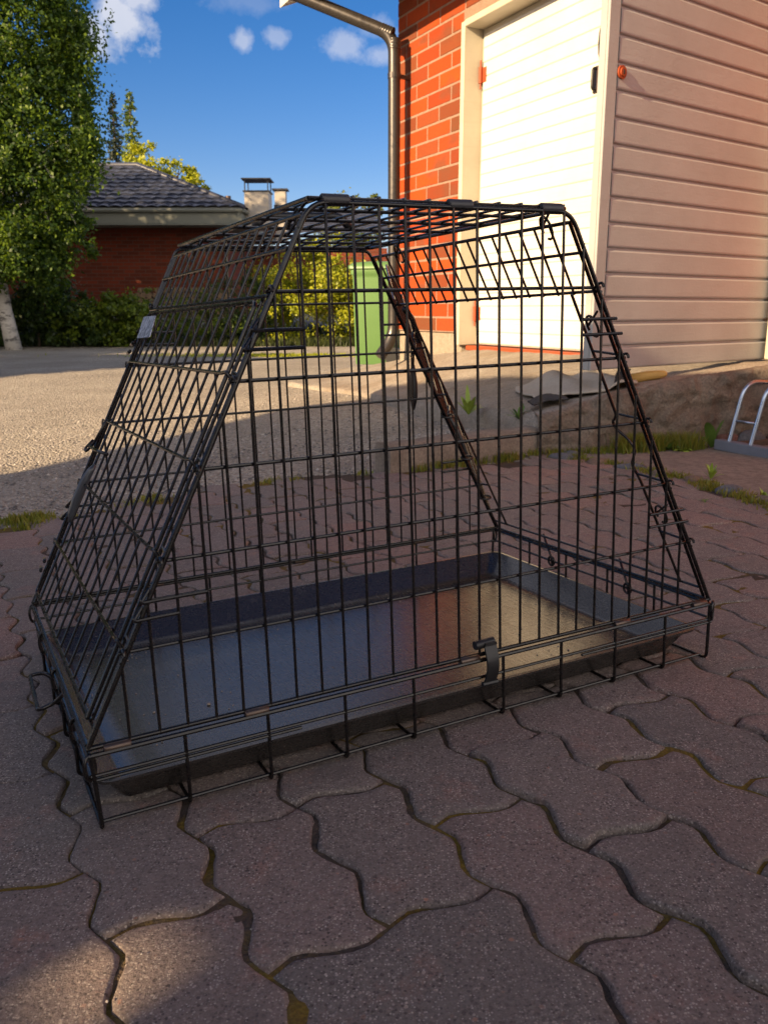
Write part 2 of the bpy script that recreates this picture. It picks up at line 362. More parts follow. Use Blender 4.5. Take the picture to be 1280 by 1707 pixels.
def inside(p, poly):
    c = False; j = len(poly) - 1
    for i in range(len(poly)):
        xi, yi = poly[i]; xj, yj = poly[j]
        if (yi > p[1]) != (yj > p[1]) and p[0] < (xj - xi) * (p[1] - yi) / (yj - yi) + xi: c = not c
        j = i
    return c
def pdist(p, poly): return min(seg_dist(p, poly[i], poly[(i + 1) % len(poly)]) for i in range(len(poly)))
SLABP = [(0.72, 3.36), (1.14, 3.46), (1.62, 3.53), (2.7, 3.6), (2.9, -3), (2.05, -3), (1.55, .4), (1.27, 1.6), (1.10, 2.31), (1.04, 2.62), (0.97, 2.90), (0.84, 3.14)]
WT = Vector((.44601, -.89503, 0)); WN = Vector((-.89503, -.44601, 0)); W0 = Vector((.40898, 7.15, 0))
def W(t, o, z): return W0 + WT * t + WN * o + Vector((0, 0, z))
def ground_z(x, y):
    z = plane_z(x, y); far = -.20 + .012 * max(0, y - 20)
    k = sst(5.5, 15, math.hypot(x, y)); z = z * (1 - k) + far * k - .012
    z += .058 * math.exp(-(((x - .45) / .28) ** 2 + ((y - 3.75) / .42) ** 2)) * (0 if y < 3.0 or inside((x, y), PAVED) else sst(0.08, .2, pdist((x, y), PAVED)))
    d = pdist((x, y), PAVED) if math.hypot(x, y) < 9 else 9
    if d < 3:
        if inside((x, y), PAVED): z -= .05 * sst(0.0, .06, d)
    if math.hypot(x, y) < 6 and inside((x, y), SLABP): z -= .05
    if y > 17: z += .5 * sst(18.2, 20.5, y) * sst(1, -2, x)          # low bank under the hedge
    return z

# ------------------------------------------------------------------ ground sheet out to the horizon
def make_ground():
    rad = [0]; r = .10
    while r < 900: rad.append(r); r *= 1.045 if r < 30 else 1.25
    na = 180; vs = [(0, 0, ground_z(0, 0))]; fs = []
    for r in rad[1:]:
        for k in range(na):
            a = 2 * math.pi * k / na; x, y = r * math.sin(a), r * math.cos(a)
            vs.append((x, y, ground_z(x, y) + (random.uniform(-.004, .004) if 2 < r < 20 else 0)))
    for k in range(na): fs.append((0, 1 + (k + 1) % na, 1 + k))
    for i in range(len(rad) - 2):
        for k in range(na):
            a, b = 1 + i * na + k, 1 + i * na + (k + 1) % na; fs.append((a, b, b + na, a + na))
    o = newobj('gravel_ground', vs, fs, GRAVEL, smooth=True); tag(o, 'sunlit pale gravel yard stretching back to the bank', kind='structure')
make_ground()

# ------------------------------------------------------------------ wavy interlocking pavers
PX, LY, X0, Y0 = .1160, .2270, .2800, -.1830
def wave_row(k, y):           # x of the row joint k at height y (crate plane coordinates)
    th = 2 * math.pi * (Y0 - y) / (LY / 2)
    return X0 + PX * k + .0098 * (math.sin(th) - .12 * math.sin(3 * th)) + .0012 * math.sin(y * 31 + k * 2.1)
def cross_y(y, u): return y + .0090 * (math.sin(2 * math.pi * u) - .10 * math.sin(6 * math.pi * u))
def make_pavers():
    V, F = [], []
    g = .0013
    for k in range(-46, 22):
        par = k % 2 if k >= -1 else (k + 1) % 2
        for j in range(-26, 40):
            yb = Y0 + LY * j + (LY / 2 if par else 0)     # lower cross joint of this stone
            yt = yb + LY
            cx, cy = X0 + PX * (k + .5), (yb + yt) / 2
            w = CM @ Vector((cx, cy, 0))
            if not inside((w.x, w.y), PAVED): continue
            if w.y < -1.3 or w.x < -4.2: continue
            near = w.length < 1.5; far = w.length > 2.6
            n = 9 if near else 6 if not far else 4
            x2 = k + 1
            merged = (k == -2 and abs(yt - (Y0 - LY / 2 + 0.0)) < .14 and yt < -.25 and yt > -.34)
            if k == -1 and yt < -.25 and yt > -.34: continue
            if merged: x2 = k + 2
            out = []
            wd = 2 if merged else 1
            for i in range(n): out.append((None, i / n, 'b'))
            P = []
            def xl(y): return wave_row(k, y)
            def xr(y): return wave_row(x2, y)
            m2 = n * wd
            for i in range(m2): u = i / m2; P.append((xl(yb) * (1 - u) + xr(yb) * u, cross_y(yb, u * wd)))
            for i in range(2 * n): y = yb + LY * i / (2 * n); P.append((xr(y), y))
            for i in range(m2): u = 1 - i / m2; P.append((xl(yt) * (1 - u) + xr(yt) * u, cross_y(yt, u * wd)))
            for i in range(2 * n): y = yt - LY * i / (2 * n); P.append((xl(y), y))
            N = len(P); rot = random.gauss(0, .006); ox, oy = random.gauss(0, .0011), random.gauss(0, .0011)
            cxm = sum(p[0] for p in P) / N; cym = sum(p[1] for p in P) / N
            P = [(cxm + (x - cxm) * math.cos(rot) - (y - cym) * math.sin(rot) + ox, cym + (x - cxm) * math.sin(rot) + (y - cym) * math.cos(rot) + oy) for x, y in P]
            nrm = []
            for i in range(N):
                a, b = P[i - 1], P[(i + 1) % N]; dx, dy = b[0] - a[0], b[1] - a[1]; L = math.hypot(dx, dy) or 1; n1 = (-(P[i][1] - a[1]), P[i][0] - a[0]); n2 = (-(b[1] - P[i][1]), b[0] - P[i][0]); l1 = math.hypot(*n1) or 1; l2 = math.hypot(*n2) or 1
                n1 = (n1[0] / l1, n1[1] / l1); n2 = (n2[0] / l2, n2[1] / l2); dt = max(.1, 1 + n1[0] * n2[0] + n1[1] * n2[1]); mxx, myy = (n1[0] + n2[0]) / dt, (n1[1] + n2[1]) / dt
                lm = math.hypot(mxx, myy); k_ = min(1.0, 1.42 / lm); nrm.append((mxx * k_, myy * k_))
            ch = [abs(random.gauss(0, .0010)) + (random.random() < .05) * random.uniform(.002, .006) for _ in range(N)]
            ch = [(ch[i - 1] + 2 * ch[i] + ch[(i + 1) % N]) / 4 for i in range(N)]
            tx, ty, dz = random.gauss(0, .008), random.gauss(0, .008), random.gauss(-.0005, .0012)
            rings = ((g, -.030), (g, -.0048), (g + .0008, -.0022), (g + .0026, -.0005), (g + .0048, 0.0), (-1, 0.0))
            b0 = len(V)
            for ins, z in rings:
                ring_ = []
                for i in range(N):
                    q = (ins if ins >= 0 else g + .0052) + ch[i]; x = P[i][0] + nrm[i][0] * q; y = P[i][1] + nrm[i][1] * q
                    if ins < 0: x += (cxm - x) * .16; y += (cym - y) * .16
                    ring_.append((x, y))
                for _ in range(0 if z < -.001 else 1 if z < 0 else 2):
                    ring_ = [(ring_[i][0] * .5 + (ring_[i - 1][0] + ring_[(i + 1) % N][0]) * .25, ring_[i][1] * .5 + (ring_[i - 1][1] + ring_[(i + 1) % N][1]) * .25) for i in range(N)]
                for x, y in ring_:
                    zz = z + dz + tx * (x - cxm) + ty * (y - cym)
                    V.append(tuple(CM @ Vector((x, y, zz))))
            nr = len(rings)
            for r in range(nr - 1):
                for i in range(N):
                    i2 = (i + 1) % N; F.append((b0 + r * N + i, b0 + r * N + i2, b0 + (r + 1) * N + i2, b0 + (r + 1) * N + i))
            V.append(tuple(CM @ Vector((cxm, cym, dz + .0004)))); c = len(V) - 1
            for i in range(N): F.append((b0 + (nr - 1) * N + i, b0 + (nr - 1) * N + (i + 1) % N, c))
    o = newobj('paved_ground', V, F, PAVER, smooth=True); tag(o, 'grey and reddish wavy interlocking concrete pavers with worn edges', kind='structure')
    # joint filling
    bx = [(x, y) for x, y in PAVED]; xs = np.arange(-4.3, 2.3, .028); ys = np.arange(-1.5, 3.45, .028)
    idx = {}; V = []; F = []
    for i, x in enumerate(xs):
        for j, y in enumerate(ys):
            if inside((x, y), PAVED) or pdist((x, y), PAVED) < .05:
                idx[i, j] = len(V); V.append((x, y, plane_z(x, y) - .0052 + random.uniform(-.0025, .0035)))
    for (i, j) in idx:
        q = [(i, j), (i + 1, j), (i + 1, j + 1), (i, j + 1)]
        if all(k in idx for k in q): F.append([idx[k] for k in q])
    o = newobj('joint_sand', V, F, JOINT, smooth=True); tag(o, 'sand and olive moss filling the joints between pavers', kind='structure')
make_pavers()

# ------------------------------------------------------------------ slab, ramp, retaining wall, kerb
def prism(name, poly, z0f, z1f, mat, parent=None):
    n = len(poly); V = [(x, y, z1f(x, y)) for x, y in poly] + [(x, y, z0f(x, y)) for x, y in poly]
    F = [tuple(range(n))[::-1]] + [(i, (i + 1) % n, n + (i + 1) % n, n + i) for i in range(n)]
    return newobj(name, V, F, mat, parent)
o = prism('concrete_path', SLABP, lambda x, y: plane_z(x, y) - .06, lambda x, y: plane_z(x, y) + .001, SLAB); tag(o, 'smooth worn concrete slab beside the pavers', kind='structure')
NEAR = [(-.9, 8.0, -.14), (-.19, 6.6, -.10), (.08, 5.55, -.045), (.35, 4.5, .03), (.50, 3.9, .075), (.62, 3.42, .108), (.873, 3.44, .187), (1.121, 3.47, .238), (1.587, 3.55, .305), (2.2, 3.62, .35)]
FAR = [(-.6, 9.2, -.12), (.12, 7.9, .07), (.34, 7.45, .153), (.72, 6.83, .238), (.86, 6.554, .245), (1.15, 5.96, .249), (1.44, 5.414, .255), (1.70, 4.86, .262), (2.0, 4.247, .285), (2.35, 3.7, .34)]
def ramp_pt(a, b):
    i = min(int(a), len(NEAR) - 2); f = a - i
    p = Vector(NEAR[i]).lerp(Vector(NEAR[i + 1]), f); q = Vector(FAR[i]).lerp(Vector(FAR[i + 1]), f); return p.lerp(q, b)
def make_ramp():
    na, nb = 108, 44; V, F = [], []
    from mathutils import noise as mn
    for i in range(na + 1):
        for j in range(nb + 1):
            a = i / na * (len(NEAR) - 1); b = j / nb; p = ramp_pt(a, b)
            ez = .022 * (1 - sst(0, .03, b)) + .006
            p.z += mn.noise(Vector((p.x * 5, p.y * 5, 0))) * .010 + mn.noise(Vector((p.x * 22, p.y * 22, 3))) * .004 - ez * (1 if j == 0 else 0)
            V.append(p)
    for i in range(na):
        for j in range(nb):
            a = i * (nb + 1) + j; F.append((a, a + nb + 1, a + nb + 2, a + 1))
    # skirt down the near edge (the ragged edge of the old slab)
    b0 = len(V)
    for i in range(na + 1):
        p = V[i * (nb + 1)]; V.append((p[0] + random.uniform(-.006, .012), p[1] - random.uniform(0, .012), p[2] - .14))
    for i in range(na):
        a = i * (nb + 1); b = (i + 1) * (nb + 1); F.append((a, b0 + i, b0 + i + 1, b))
    o = newobj('asphalt_ramp', V, F, ASPH, smooth=True); tag(o, 'worn sloping apron in front of the garage doors', kind='structure')
make_ramp()
def make_retaining():
    from mathutils import noise as mn
    top = [Vector(p) for p in NEAR[5:]]; V, F = [], []; na, nb = 260, 30
    for i in range(na + 1):
        a = i / na * (len(top) - 1); k = min(int(a), len(top) - 2); p = top[k].lerp(top[k + 1], a - k)
        gz = plane_z(p.x, p.y) - .06; prof = []
        for j in range(nb):
            t = j / (nb - 1); prof.append((-.030 + .012 * t, gz + (p.z - .012 - gz) * t))
        prof += [(-.014, p.z - .002), (-.004, p.z + .003), (.02, p.z + .004), (.05, p.z - .002)]
        for j, (off, z) in enumerate(prof):
            n1 = mn.noise(Vector((p.x * 7, z * 9, 1))) * .034 + abs(mn.noise(Vector((p.x * 4, z * 16, 8)))) * .020 + mn.noise(Vector((p.x * 22, z * 26, 5))) * .014 + mn.noise(Vector((p.x * 60, z * 60, 5))) * .006
            V.append((p.x, p.y + off - (n1 if j < nb + 2 else 0) - .004, z + (mn.noise(Vector((p.x * 9, 0, 2))) * .010 + mn.noise(Vector((p.x * 40, 0, 2))) * .004 if j >= nb - 2 else 0)))
    m = nb + 4
    for i in range(na):
        for j in range(m - 1): a = i * m + j; F.append((a, a + m, a + m + 1, a + 1))
    b0 = len(V); V += [V[j] for j in range(m)] + [(V[j][0] + .02, V[j][1] + .25, V[j][2]) for j in range(m)]
    for j in range(m - 1): F.append((b0 + j, b0 + j + 1, b0 + m + j + 1, b0 + m + j))
    o = newobj('retaining_wall', V, F, CONC, smooth=True); tag(o, 'rough weathered concrete retaining wall holding up the garage apron', 'wall')
make_retaining()
def make_kerb():
    from mathutils import noise as mn
    a, b = Vector((.025, 3.035, 0)), Vector((.635, 3.405, 0)); d = (b - a).normalized(); nn = Vector((-d.y, d.x, 0)); V, F = [], []
    na = 60; prof0 = [(-.0, -.05), (0, .0), (.0, .03), (.002, .06), (.006, .088), (.016, .098), (.05, .101), (.095, .1), (.106, .094), (.11, .07), (.11, -.05)]
    for i in range(na + 1):
        p = a.lerp(b, i / na); g = plane_z(p.x, p.y)
        for j, (o_, h) in enumerate(prof0):
            w = mn.noise(Vector((p.x * 16, p.y * 16, h * 14 + o_ * 9))) * .006
            q = p + nn * (o_ + w); V.append((q.x, q.y, g + h + w * .8))
    m = len(prof0)
    for i in range(na):
        for j in range(m - 1): k = i * m + j; F.append((k, k + m, k + m + 1, k + 1))
    F.append(tuple(range(m))); F.append(tuple(na * m + j for j in range(m))[::-1])
    o = newobj('kerb_stone', V, F, KERB, smooth=False); smooth_obj(o, 50); tag(o, 'grey concrete kerb block with weeds along its foot, in front of the apron', 'kerb')
make_kerb()

# ------------------------------------------------------------------ brick garage house
HC, BL, MT = .1138, .3625, .0155
def make_house():
    house = empty('brick_house', W(-.66, 0, 0), 'orange brick house with cream framed double garage doors and white eave', 'house')
    inv = Matrix.Translation(house.location).inverted()
    def lb(mb): mb.v = [tuple(inv @ Vector(p)) for p in mb.v]; return mb
    T0, T1, ZT = -.655, 6.2, 3.40
    OP0, OP1, OPZ = .385, 3.33, 2.555
    AX = (WT, WN, Vector((0, 0, 1)))
    def wallblocks(o0, o1, z0, z1):
        mb = MB()
        for a, b, c, d in ((T0 + .004, OP0 - .004, z0, z1), (OP1 + .004, T1, z0, z1), (OP0 - .004, OP1 + .004, OPZ + .004, z1)):
            if d <= c: continue
            mb.box(W((a + b) / 2, (o0 + o1) / 2, (c + d) / 2), (b - a, o1 - o0, d - c), AX)
        return mb
    lb(wallblocks(-.32, -.0030, .35, ZT)).build('wall', MORTAR, house)
    # brick facing
    mb = MB(); zb = .352; row = 0
    z = zb
    while z < ZT - .02:
        off = (.5 * BL if row % 2 else 0) - .333 - 6 * BL + .005
        t = off
        while t < T1:
            a, b = t + MT / 2, t + BL - MT / 2
            for c, d in ((T0, OP0 if z < OPZ - .02 else 99), (OP1, T1)) if z < OPZ - .02 else ((T0, T1),):
                a2, b2 = max(a, c + .0), min(b, min(d, T1) - .006 if d < 90 else T1)
                if b2 - a2 > .03:
                    z0_, z1_ = z + MT / 2, z + HC - MT / 2
                    if z < OPZ < z + HC and b2 > OP0 and a2 < OP1: z0_ = OPZ + .012
                    if z1_ - z0_ > .02:
                        mb.box(W((a2 + b2) / 2, -.05 + random.uniform(-.001, .0015), (z0_ + z1_) / 2), (b2 - a2, .1, z1_ - z0_), AX, .003)
            t += BL
        z += HC; row += 1
    lb(mb).build('brick_facing', BRICK, house)
    # gable side + back + roof volume
    side = MB(); side.box(W(T0 + .15, -4.2, 1.69), (.30, 7.76, 2.66), AX); side.box(W(2.9, -8.2, 1.69), (6.8, .3, 2.66), AX); side.box(W(T1 - .15, -4.2, 1.69), (.3, 7.76, 2.66), AX)
    lb(side).build('side_wall', FARBRICK, house)
    pl = MB(); zg = -.25
    for a, b, top in ((T0 + .012, OP0 + .012, .346), (OP1 + .07, T1, .346)):
        pl.box(W((a + b) / 2, -.17, (zg + top) / 2), (b - a, .30, top - zg), AX, .006)
    pl.box(W(T0 + .17, -4.2, .05), (.30, 7.7, .59), AX)
    lb(pl).build('plinth', PLINTH, house)
    # sloping roof with open eaves
    ES = .40; EO = .80; zE = 3.00; RS = MB()
    def rp(t, o, dz): return W(t, o, zE + (EO - o) * ES + dz)
    def slab(mb, t0, t1, o0, o1, d0, d1):
        v = [rp(t0, o0, d0), rp(t1, o0, d0), rp(t1, o1, d0), rp(t0, o1, d0), rp(t0, o0, d1), rp(t1, o0, d1), rp(t1, o1, d1), rp(t0, o1, d1)]
        mb.add(v, [(0, 3, 2, 1), (4, 5, 6, 7), (0, 1, 5, 4), (2, 3, 7, 6), (1, 2, 6, 5), (0, 4, 7, 3)])
    slab(RS, -1.24, 7.0, EO - .03, -4.2, 0, .02); lb(RS).build('soffit', WHITE, house)
    fa = MB(); slab(fa, -1.27, 7.0, EO, EO - .026, -.004, .19); slab(fa, -1.27, -1.243, EO - .03, -4.2, -.004, .19); lb(fa).build('fascia', WHITE, house)
    rr = MB(); slab(rr, -1.31, 7.0, EO + .04, -4.2, .194, .25)
    bk_ = [W(-1.31, -4.2, zE + 5.0 * ES + .194), W(7, -4.2, zE + 5.0 * ES + .194), W(7, -9.2, zE + .194), W(-1.31, -9.2, zE + .194)]
    rr.add(bk_ + [p + Vector((0, 0, .05)) for p in bk_], [(0, 1, 2, 3), (7, 6, 5, 4), (2, 3, 7, 6), (0, 3, 7, 4), (1, 2, 6, 5)])
    lb(rr).build('roof', ROOFT, house)
    gb = MB()
    for tt in (T0 + .15, T1 - .15):
        v = [W(tt - .15, -.32, 3.0), W(tt - .15, -.32, 3.40), W(tt - .15, -4.2, 4.95), W(tt - .15, -8.0, 3.40), W(tt - .15, -8.0, 3.0)]
        v2 = [p + WT * .3 for p in v]; gb.add(v + v2, [(0, 1, 2, 3, 4), (9, 8, 7, 6, 5), (0, 5, 6, 1), (1, 6, 7, 2), (2, 7, 8, 3)])
    lb(gb).build('gable_wall', FARBRICK, house)
    gt = MB(); gt.tube([W(-1.26, EO + .075, 3.15), W(7.0, EO + .075, 3.15)], .062, 14); o = lb(gt).build('gutter', GUTTER, house, True)
    # door frame (outer casing and deep reveal)
    fr = MB(); fd = .20; oc = -.075
    fr.box(W(OP0 + .024, oc, .262 + 1.14), (.046, fd, 2.29), AX, .004)
    fr.box(W(OP1 - .024, oc, .29 + 1.13), (.046, fd, 2.25), AX, .004)
    fr.box(W((OP0 + OP1) / 2, oc, OPZ - .024), (OP1 - OP0 - .100, fd, .046), AX, .004)
    fr.box(W(OP0 + .078, -.155, 1.40), (.058, .04, 2.28), AX, .003)
    fr.box(W((OP0 + OP1) / 2, -.155, OPZ - .077), (OP1 - OP0 - .22, .04, .056), AX, .003)
    lb(fr).build('door_frame', CREAM, house)
    sl = MB(); sl.box(W((OP0 + OP1) / 2, -.11, .236), (OP1 - OP0 - .1, .14, .035), AX, .004); lb(sl).build('threshold', RUST, house)
    # interior so that the open half is not see-through
    it = MB(); it.box(W(2.9, -2.5, .25), (6.3, 4.4, .02), AX); lb(it).build('garage_floor', SLAB, house)
    # closed leaf: horizontal boards with fine grooves
    L0, L1, LZ0, LZ1 = .452, 1.772, .262, 2.475
    d = MB(); n = int(round((LZ1 - LZ0) / .0945)); h = (LZ1 - LZ0) / n
    for i in range(n): d.box(W((L0 + L1) / 2, -.150, LZ0 + h * (i + .5)), (L1 - L0, .044, h - .0012), AX, .006)
    leaf = lb(d).build('door_leaf', WHITE, house)
    tag(leaf, 'closed white boarded door leaf in full sun')
    br = MB(); br.box(W((L0 + L1) / 2, -.124, .300), (L1 - L0 - .02, .012, .055), AX, .003); lb(br).build('weather_strip', WHITE, leaf)
    def lparent(o): return o
    for hz in (.497, 2.20):
        hg = MB(); hg.tube([W(.445, -.113, hz - .055), W(.445, -.113, hz + .055)], .014, 10); hg.tube([W(.445, -.113, hz - .095), W(.445, -.113, hz + .10)], .006, 8)
        hg.box(W(.475, -.125, hz), (.05, .006, .10), AX, .001); hg.box(W(.43, -.122, hz - .03), (.02, .03, .05), AX, .001)
        o = lb(hg).build('hinge', RUST, leaf, True); smooth_obj(o)
    hd = MB(); hd.box(W(1.735, -.122, 1.895), (.045, .012, .150), AX, .003); lb(hd).build('lock_plate', CLIP, leaf)
    gp = MB(); gp.tube(fillet([W(1.742, -.128, 1.955), W(1.742, -.09, 1.955), W(1.742, -.09, 1.835), W(1.742, -.128, 1.835)], .02), .009, 8); o = lb(gp).build('handle', BLACKP, leaf, True)
    pull = MB(); pull.tube([W(1.768, -.124, 1.98), W(1.772, -.105, 2.03), W(1.774, -.098, 2.09), W(1.772, -.105, 2.15), W(1.768, -.124, 2.20)], .006, 8); lb(pull).build('pull_bar', BLACKP, leaf, True)
    # open leaf, swung out about its right-hand hinges
    H = Vector((1.875, 4.262, 0)); D = Vector((-.80, -.60, 0)); Nn = Vector((.60, -.80, 0)); Z = Vector((0, 0, 1))
    O0, O1 = .292, 2.56; wdt = 1.318; axl = (D, Nn, Z)
    fs = MB(); fs.box(H + D * (wdt / 2) + Nn * -.012 + Z * ((O0 + O1) / 2), (wdt, .030, O1 - O0), axl, .002)
    fs.box(H + D * (wdt - .030) + Nn * .010 + Z * ((O0 + O1) / 2), (.060, .012, O1 - O0), axl, .002)
    ol = lb(fs).build('door_leaf', LEAFP, house); tag(ol, 'open white door leaf, coloured darker for its shade, seen from its boarded outer face')
    bd = MB(); hh = .0958; i = 0; z = O0
    while z < O1 - .02:
        z2 = min(z + hh, O1); x0, x1 = .012, wdt - .068
        # shiplap profile: flat face, rounded lower lip, recess above
        prof = [(.004, z), (.010, z + .002), (.0135, z + .005), (.0145, z + .010), (.0140, z2 - .016), (.011, z2 - .010), (.004, z2 - .007), (.003, z2)]
        vs = []; m = len(prof)
        for xx in (x0, x1):
            for (oo, zz) in prof: vs.append(H + D * xx + Nn * oo + Z * zz)
        f = [(k, k + 1, m + k + 1, m + k) for k in range(m - 1)] + [tuple(range(m))[::-1], tuple(range(m, 2 * m))]
        bd.add(vs, f); z += hh
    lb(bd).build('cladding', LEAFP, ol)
    kn = MB(); kc = H + D * (wdt - .085) + Z * 1.405
    kn.tube([kc + Nn * .013, kc + Nn * .022], .024, 18); kn.tube([kc + Nn * .022, kc + Nn * .028], .016, 18); o = lb(kn).build('lock_rosette', RUST, ol, True); smooth_obj(o)
    ks = MB(); ks.box(kc + Nn * .0285, (.006, .004, .016), axl); lb(ks).build('keyhole', BLACKP, o)
    for hz in (.50, 2.20):
        hg = MB(); hg.tube([H + Nn * .01 + D * -.012 + Z * (hz - .06), H + Nn * .01 + D * -.012 + Z * (hz + .06)], .012, 10); lb(hg).build('hinge', RUST, ol, True)
    # downpipe
    px_ = W(-.50, .145, 0); zb_ = 2.66
    path = [W(-1.03, .875, 3.20), W(-1.03, .875, 3.06), W(-.44, .145, zb_), W(-.44, .145, .30), W(-.44, .28, .13)]
    dp = MB(); dp.tube(fillet(path, .14, 8), .050, 18); o = lb(dp).build('downpipe', GUTTER, house, True); smooth_obj(o, 50)
    a, b = Vector(path[1]), Vector(path[2]); dr = (b - a).normalized()
    def collar(c0, ax_, n_):
        rb = MB(); P, r_ = [], []
        for k in range(n_):
            q = Vector(c0) + ax_ * (.022 * k); P += [q - ax_ * .0085, q, q + ax_ * .0085]; r_ += [.0495, .0535, .0495]
        rb.tube(P, r_, 18); lb(rb).build('pipe_collar', GUTTER, o, True)
    collar(b - dr * .11, dr, 5); collar(a + dr * .02, dr, 5); collar((b.x, b.y, b.z - .10), Vector((0, 0, 1)), 4)
    for hz in (2.36, 1.2):
        bk = MB(); bk.tube([Vector((b.x, b.y, hz - .02)), Vector((b.x, b.y, hz + .02))], .054, 18); bk.box(W(-.44, .07, hz), (.03, .14, .03), AX); lb(bk).build('pipe_bracket', GUTTER, o)
make_house()

# ------------------------------------------------------------------ dog crate
def make_crate():
    root = empty('dog_crate', (0, 0, 0), 'black wire car crate with slanted ends standing on the pavers', 'dog crate', mat=CM)
    D = .5776; ZB, ZT = .0957, .667; XL, XR, TL, TR = -.0441, .8929, .2463, .6057; sp = .0330
    RF, RH, RV = .0030, .0022, .0018
    lx = lambda z: XL + (TL - XL) * (z - ZB) / (ZT - ZB)
    rx = lambda z: XR + (TR - XR) * (z - ZB) / (ZT - ZB)
    jit = lambda a: random.uniform(-a, a)
    HZ = [.5728, .4785, .3859, .2904, .1949]
    def side_panel(y, out):
        mb = MB()
        fr = fillet([(XL, y, ZB), (TL, y, ZT), (TR, y, ZT), (XR, y, ZB)], .022 if out < 0 else .010, 6)
        mb.tube(fr, RF, 10); mb.tube([(XL - .002, y, ZB), (XR + .002, y, ZB)], RF, 10)
        yi = y - out * .0042
        for z in HZ:
            mb.tube([(lx(z) - .008, yi, z), (rx(z) + .008, yi, z)], RH, 8)
        yo = y - out * .0084 * 0 + out * .0
        for i in range(0, 26):
            x = sp * i
            if x < lx(ZB) or x > rx(ZB): continue
            zt = ZT
            if x < TL + .004: zt = ZB + (x - XL) / (TL - XL) * (ZT - ZB) + .004
            if x > TR - .004: zt = ZB + (x - XR) / (TR - XR) * (ZT - ZB) + .004
            zt = min(zt, ZT)
            b = jit(.0012); mb.tube([(x + jit(.0008), y + out * .001, ZB), (x + b, y + out * .0005, (ZB + zt) / 2), (x + jit(.0006), y + out * .001, zt)], RV, 8)
        # the short doubled guide wires beside each slanted edge
        for z in (.532, .512, .250, .231):
            xe = lx(z); xi = min(sp * i for i in range(26) if sp * i > xe + .035)
            mb.tube(fillet([(xe + .002, y - out * .002, z + .012), (xe - .010, y + out * .006, z), (xe + .01, y + out * .004, z), (xi, y + out * .003, z)], .006), RH, 8)
            xe = rx(z); xi = max(sp * i for i in range(26) if sp * i < xe - .035)
            mb.tube(fillet([(xe + .010, y + out * .004, z), (xi, y + out * .003, z)], .006), RH, 8)
        # hook ends that grip the end frames
        for z in HZ:
            for xx, sg in ((lx(z), -1), (rx(z), 1)):
                c = Vector((xx + sg * .004, y + out * .001, z)); mb.tube([c + Vector((0, out * .006 * math.cos(a), .006 * math.sin(a))) for a in [k * math.pi / 5 for k in range(9)]], RH * .9, 7)
        return mb
    o = side_panel(0, -1).build('side_panel', WIRE, root); smooth_obj(o)
    o = side_panel(D, 1).build('side_panel', WIRE, root); smooth_obj(o)
    # top panel
    mb = MB(); zt = ZT + .0045
    mb.tube(fillet([(TL + .0, .006, zt), (TR, .006, zt), (TR, D - .006, zt), (TL, D - .006, zt), (TL, .006, zt)], .012), RF * .9, 8)
    for i in range(8, 19): mb.tube([(sp * i + .004, .004, zt + .003), (sp * i + .004 + jit(.001), D - .004, zt + .003)], RV, 8)
    for k in range(1, 6): y = D * k / 6; mb.tube([(TL, y, zt), (TR, y, zt)], RH, 8)
    tp = mb.build('top_panel', WIRE, root); smooth_obj(tp)
    hd = MB(); cx = (TL + TR) / 2 - .06
    hd.tube(fillet([(cx - .07, D * .56, zt + .004), (cx - .055, D * .56, zt + .020), (cx + .055, D * .52, zt + .020), (cx + .07, D * .52, zt + .004)], .012), .006, 10)
    o = hd.build('carry_handle', BLACKP, tp, True)
    # ---- slanted end frames
    def sl(right, y, z, out=0.0):
        x = rx(z) if right else lx(z); n = Vector((.891, 0, .454)) if right else Vector((-.891, 0, .454))
        return Vector((x, y, z)) + n * out
    def end_frame(right):
        mb = MB(); zl = .567; y0, y1 = .008, D - .008
        for y in (y0, y1): mb.tube([sl(right, y, ZB + .004, -.001), sl(right, y, ZT - .01, -.001)], RF * .85, 8)
        mb.tube([sl(right, y0, ZT - .012, 0), sl(right, y1, ZT - .012, 0)], RF * .85, 8)
        mb.tube([sl(right, y0 - .004, .6165, .003), sl(right, y1 + .004, .6165, .003)], RH, 8)
        mb.tube([sl(right, y0 - .004, zl, .003), sl(right, y1 + .004, zl, .003)], RH, 8)
        for i in range(1, 17): y = .0175 + .0335 * i; mb.tube([sl(right, y, zl - .0015, 0), sl(right, y, ZT - .011, 0)], RV, 8)
        # jambs
        for yj, sg in ((.054, 1), (D - .054, -1)):
            if not right and sg == 1: pass
            pts = [sl(right, yj, zl, -.002), sl(right, yj, .392, -.002), sl(right, yj + sg * .014, .382, -.002), sl(right, yj + sg * .012, .372, -.002), sl(right, yj - sg * .008, .356, -.002),
                   sl(right, yj - sg * .014, .342, -.002), sl(right, yj - sg * .004, .328, -.002), sl(right, yj + sg * .006, .316, -.002), sl(right, yj, .29, -.002), sl(right, yj - sg * .006, .115, -.002)]
            if right and sg == -1: pts = [sl(right, yj, zl, -.002), sl(right, yj, .115, -.002)]
            if not right: pts = [sl(right, yj - sg * .022, zl, -.002), sl(right, yj - sg * .022, .115, -.002)]
            mb.tube(fillet(pts, .008), RH, 8)
            for z in (.4785, .3859, .2904, .1949): mb.tube([sl(right, y0 if sg == 1 else y1, z + .006, -.002), sl(right, yj if right else yj - sg * .022, z + .010, -.002)], RV, 8)
        # threshold wires along the bottom of the opening
        mb.tube([sl(right, y0, .114, 0), sl(right, y1, .114, 0)], RH, 8); mb.tube([sl(right, y0, ZB, 0), sl(right, y1, ZB, 0)], RF * .8, 8)
        o = mb.build('end_frame', WIRE, root); smooth_obj(o)
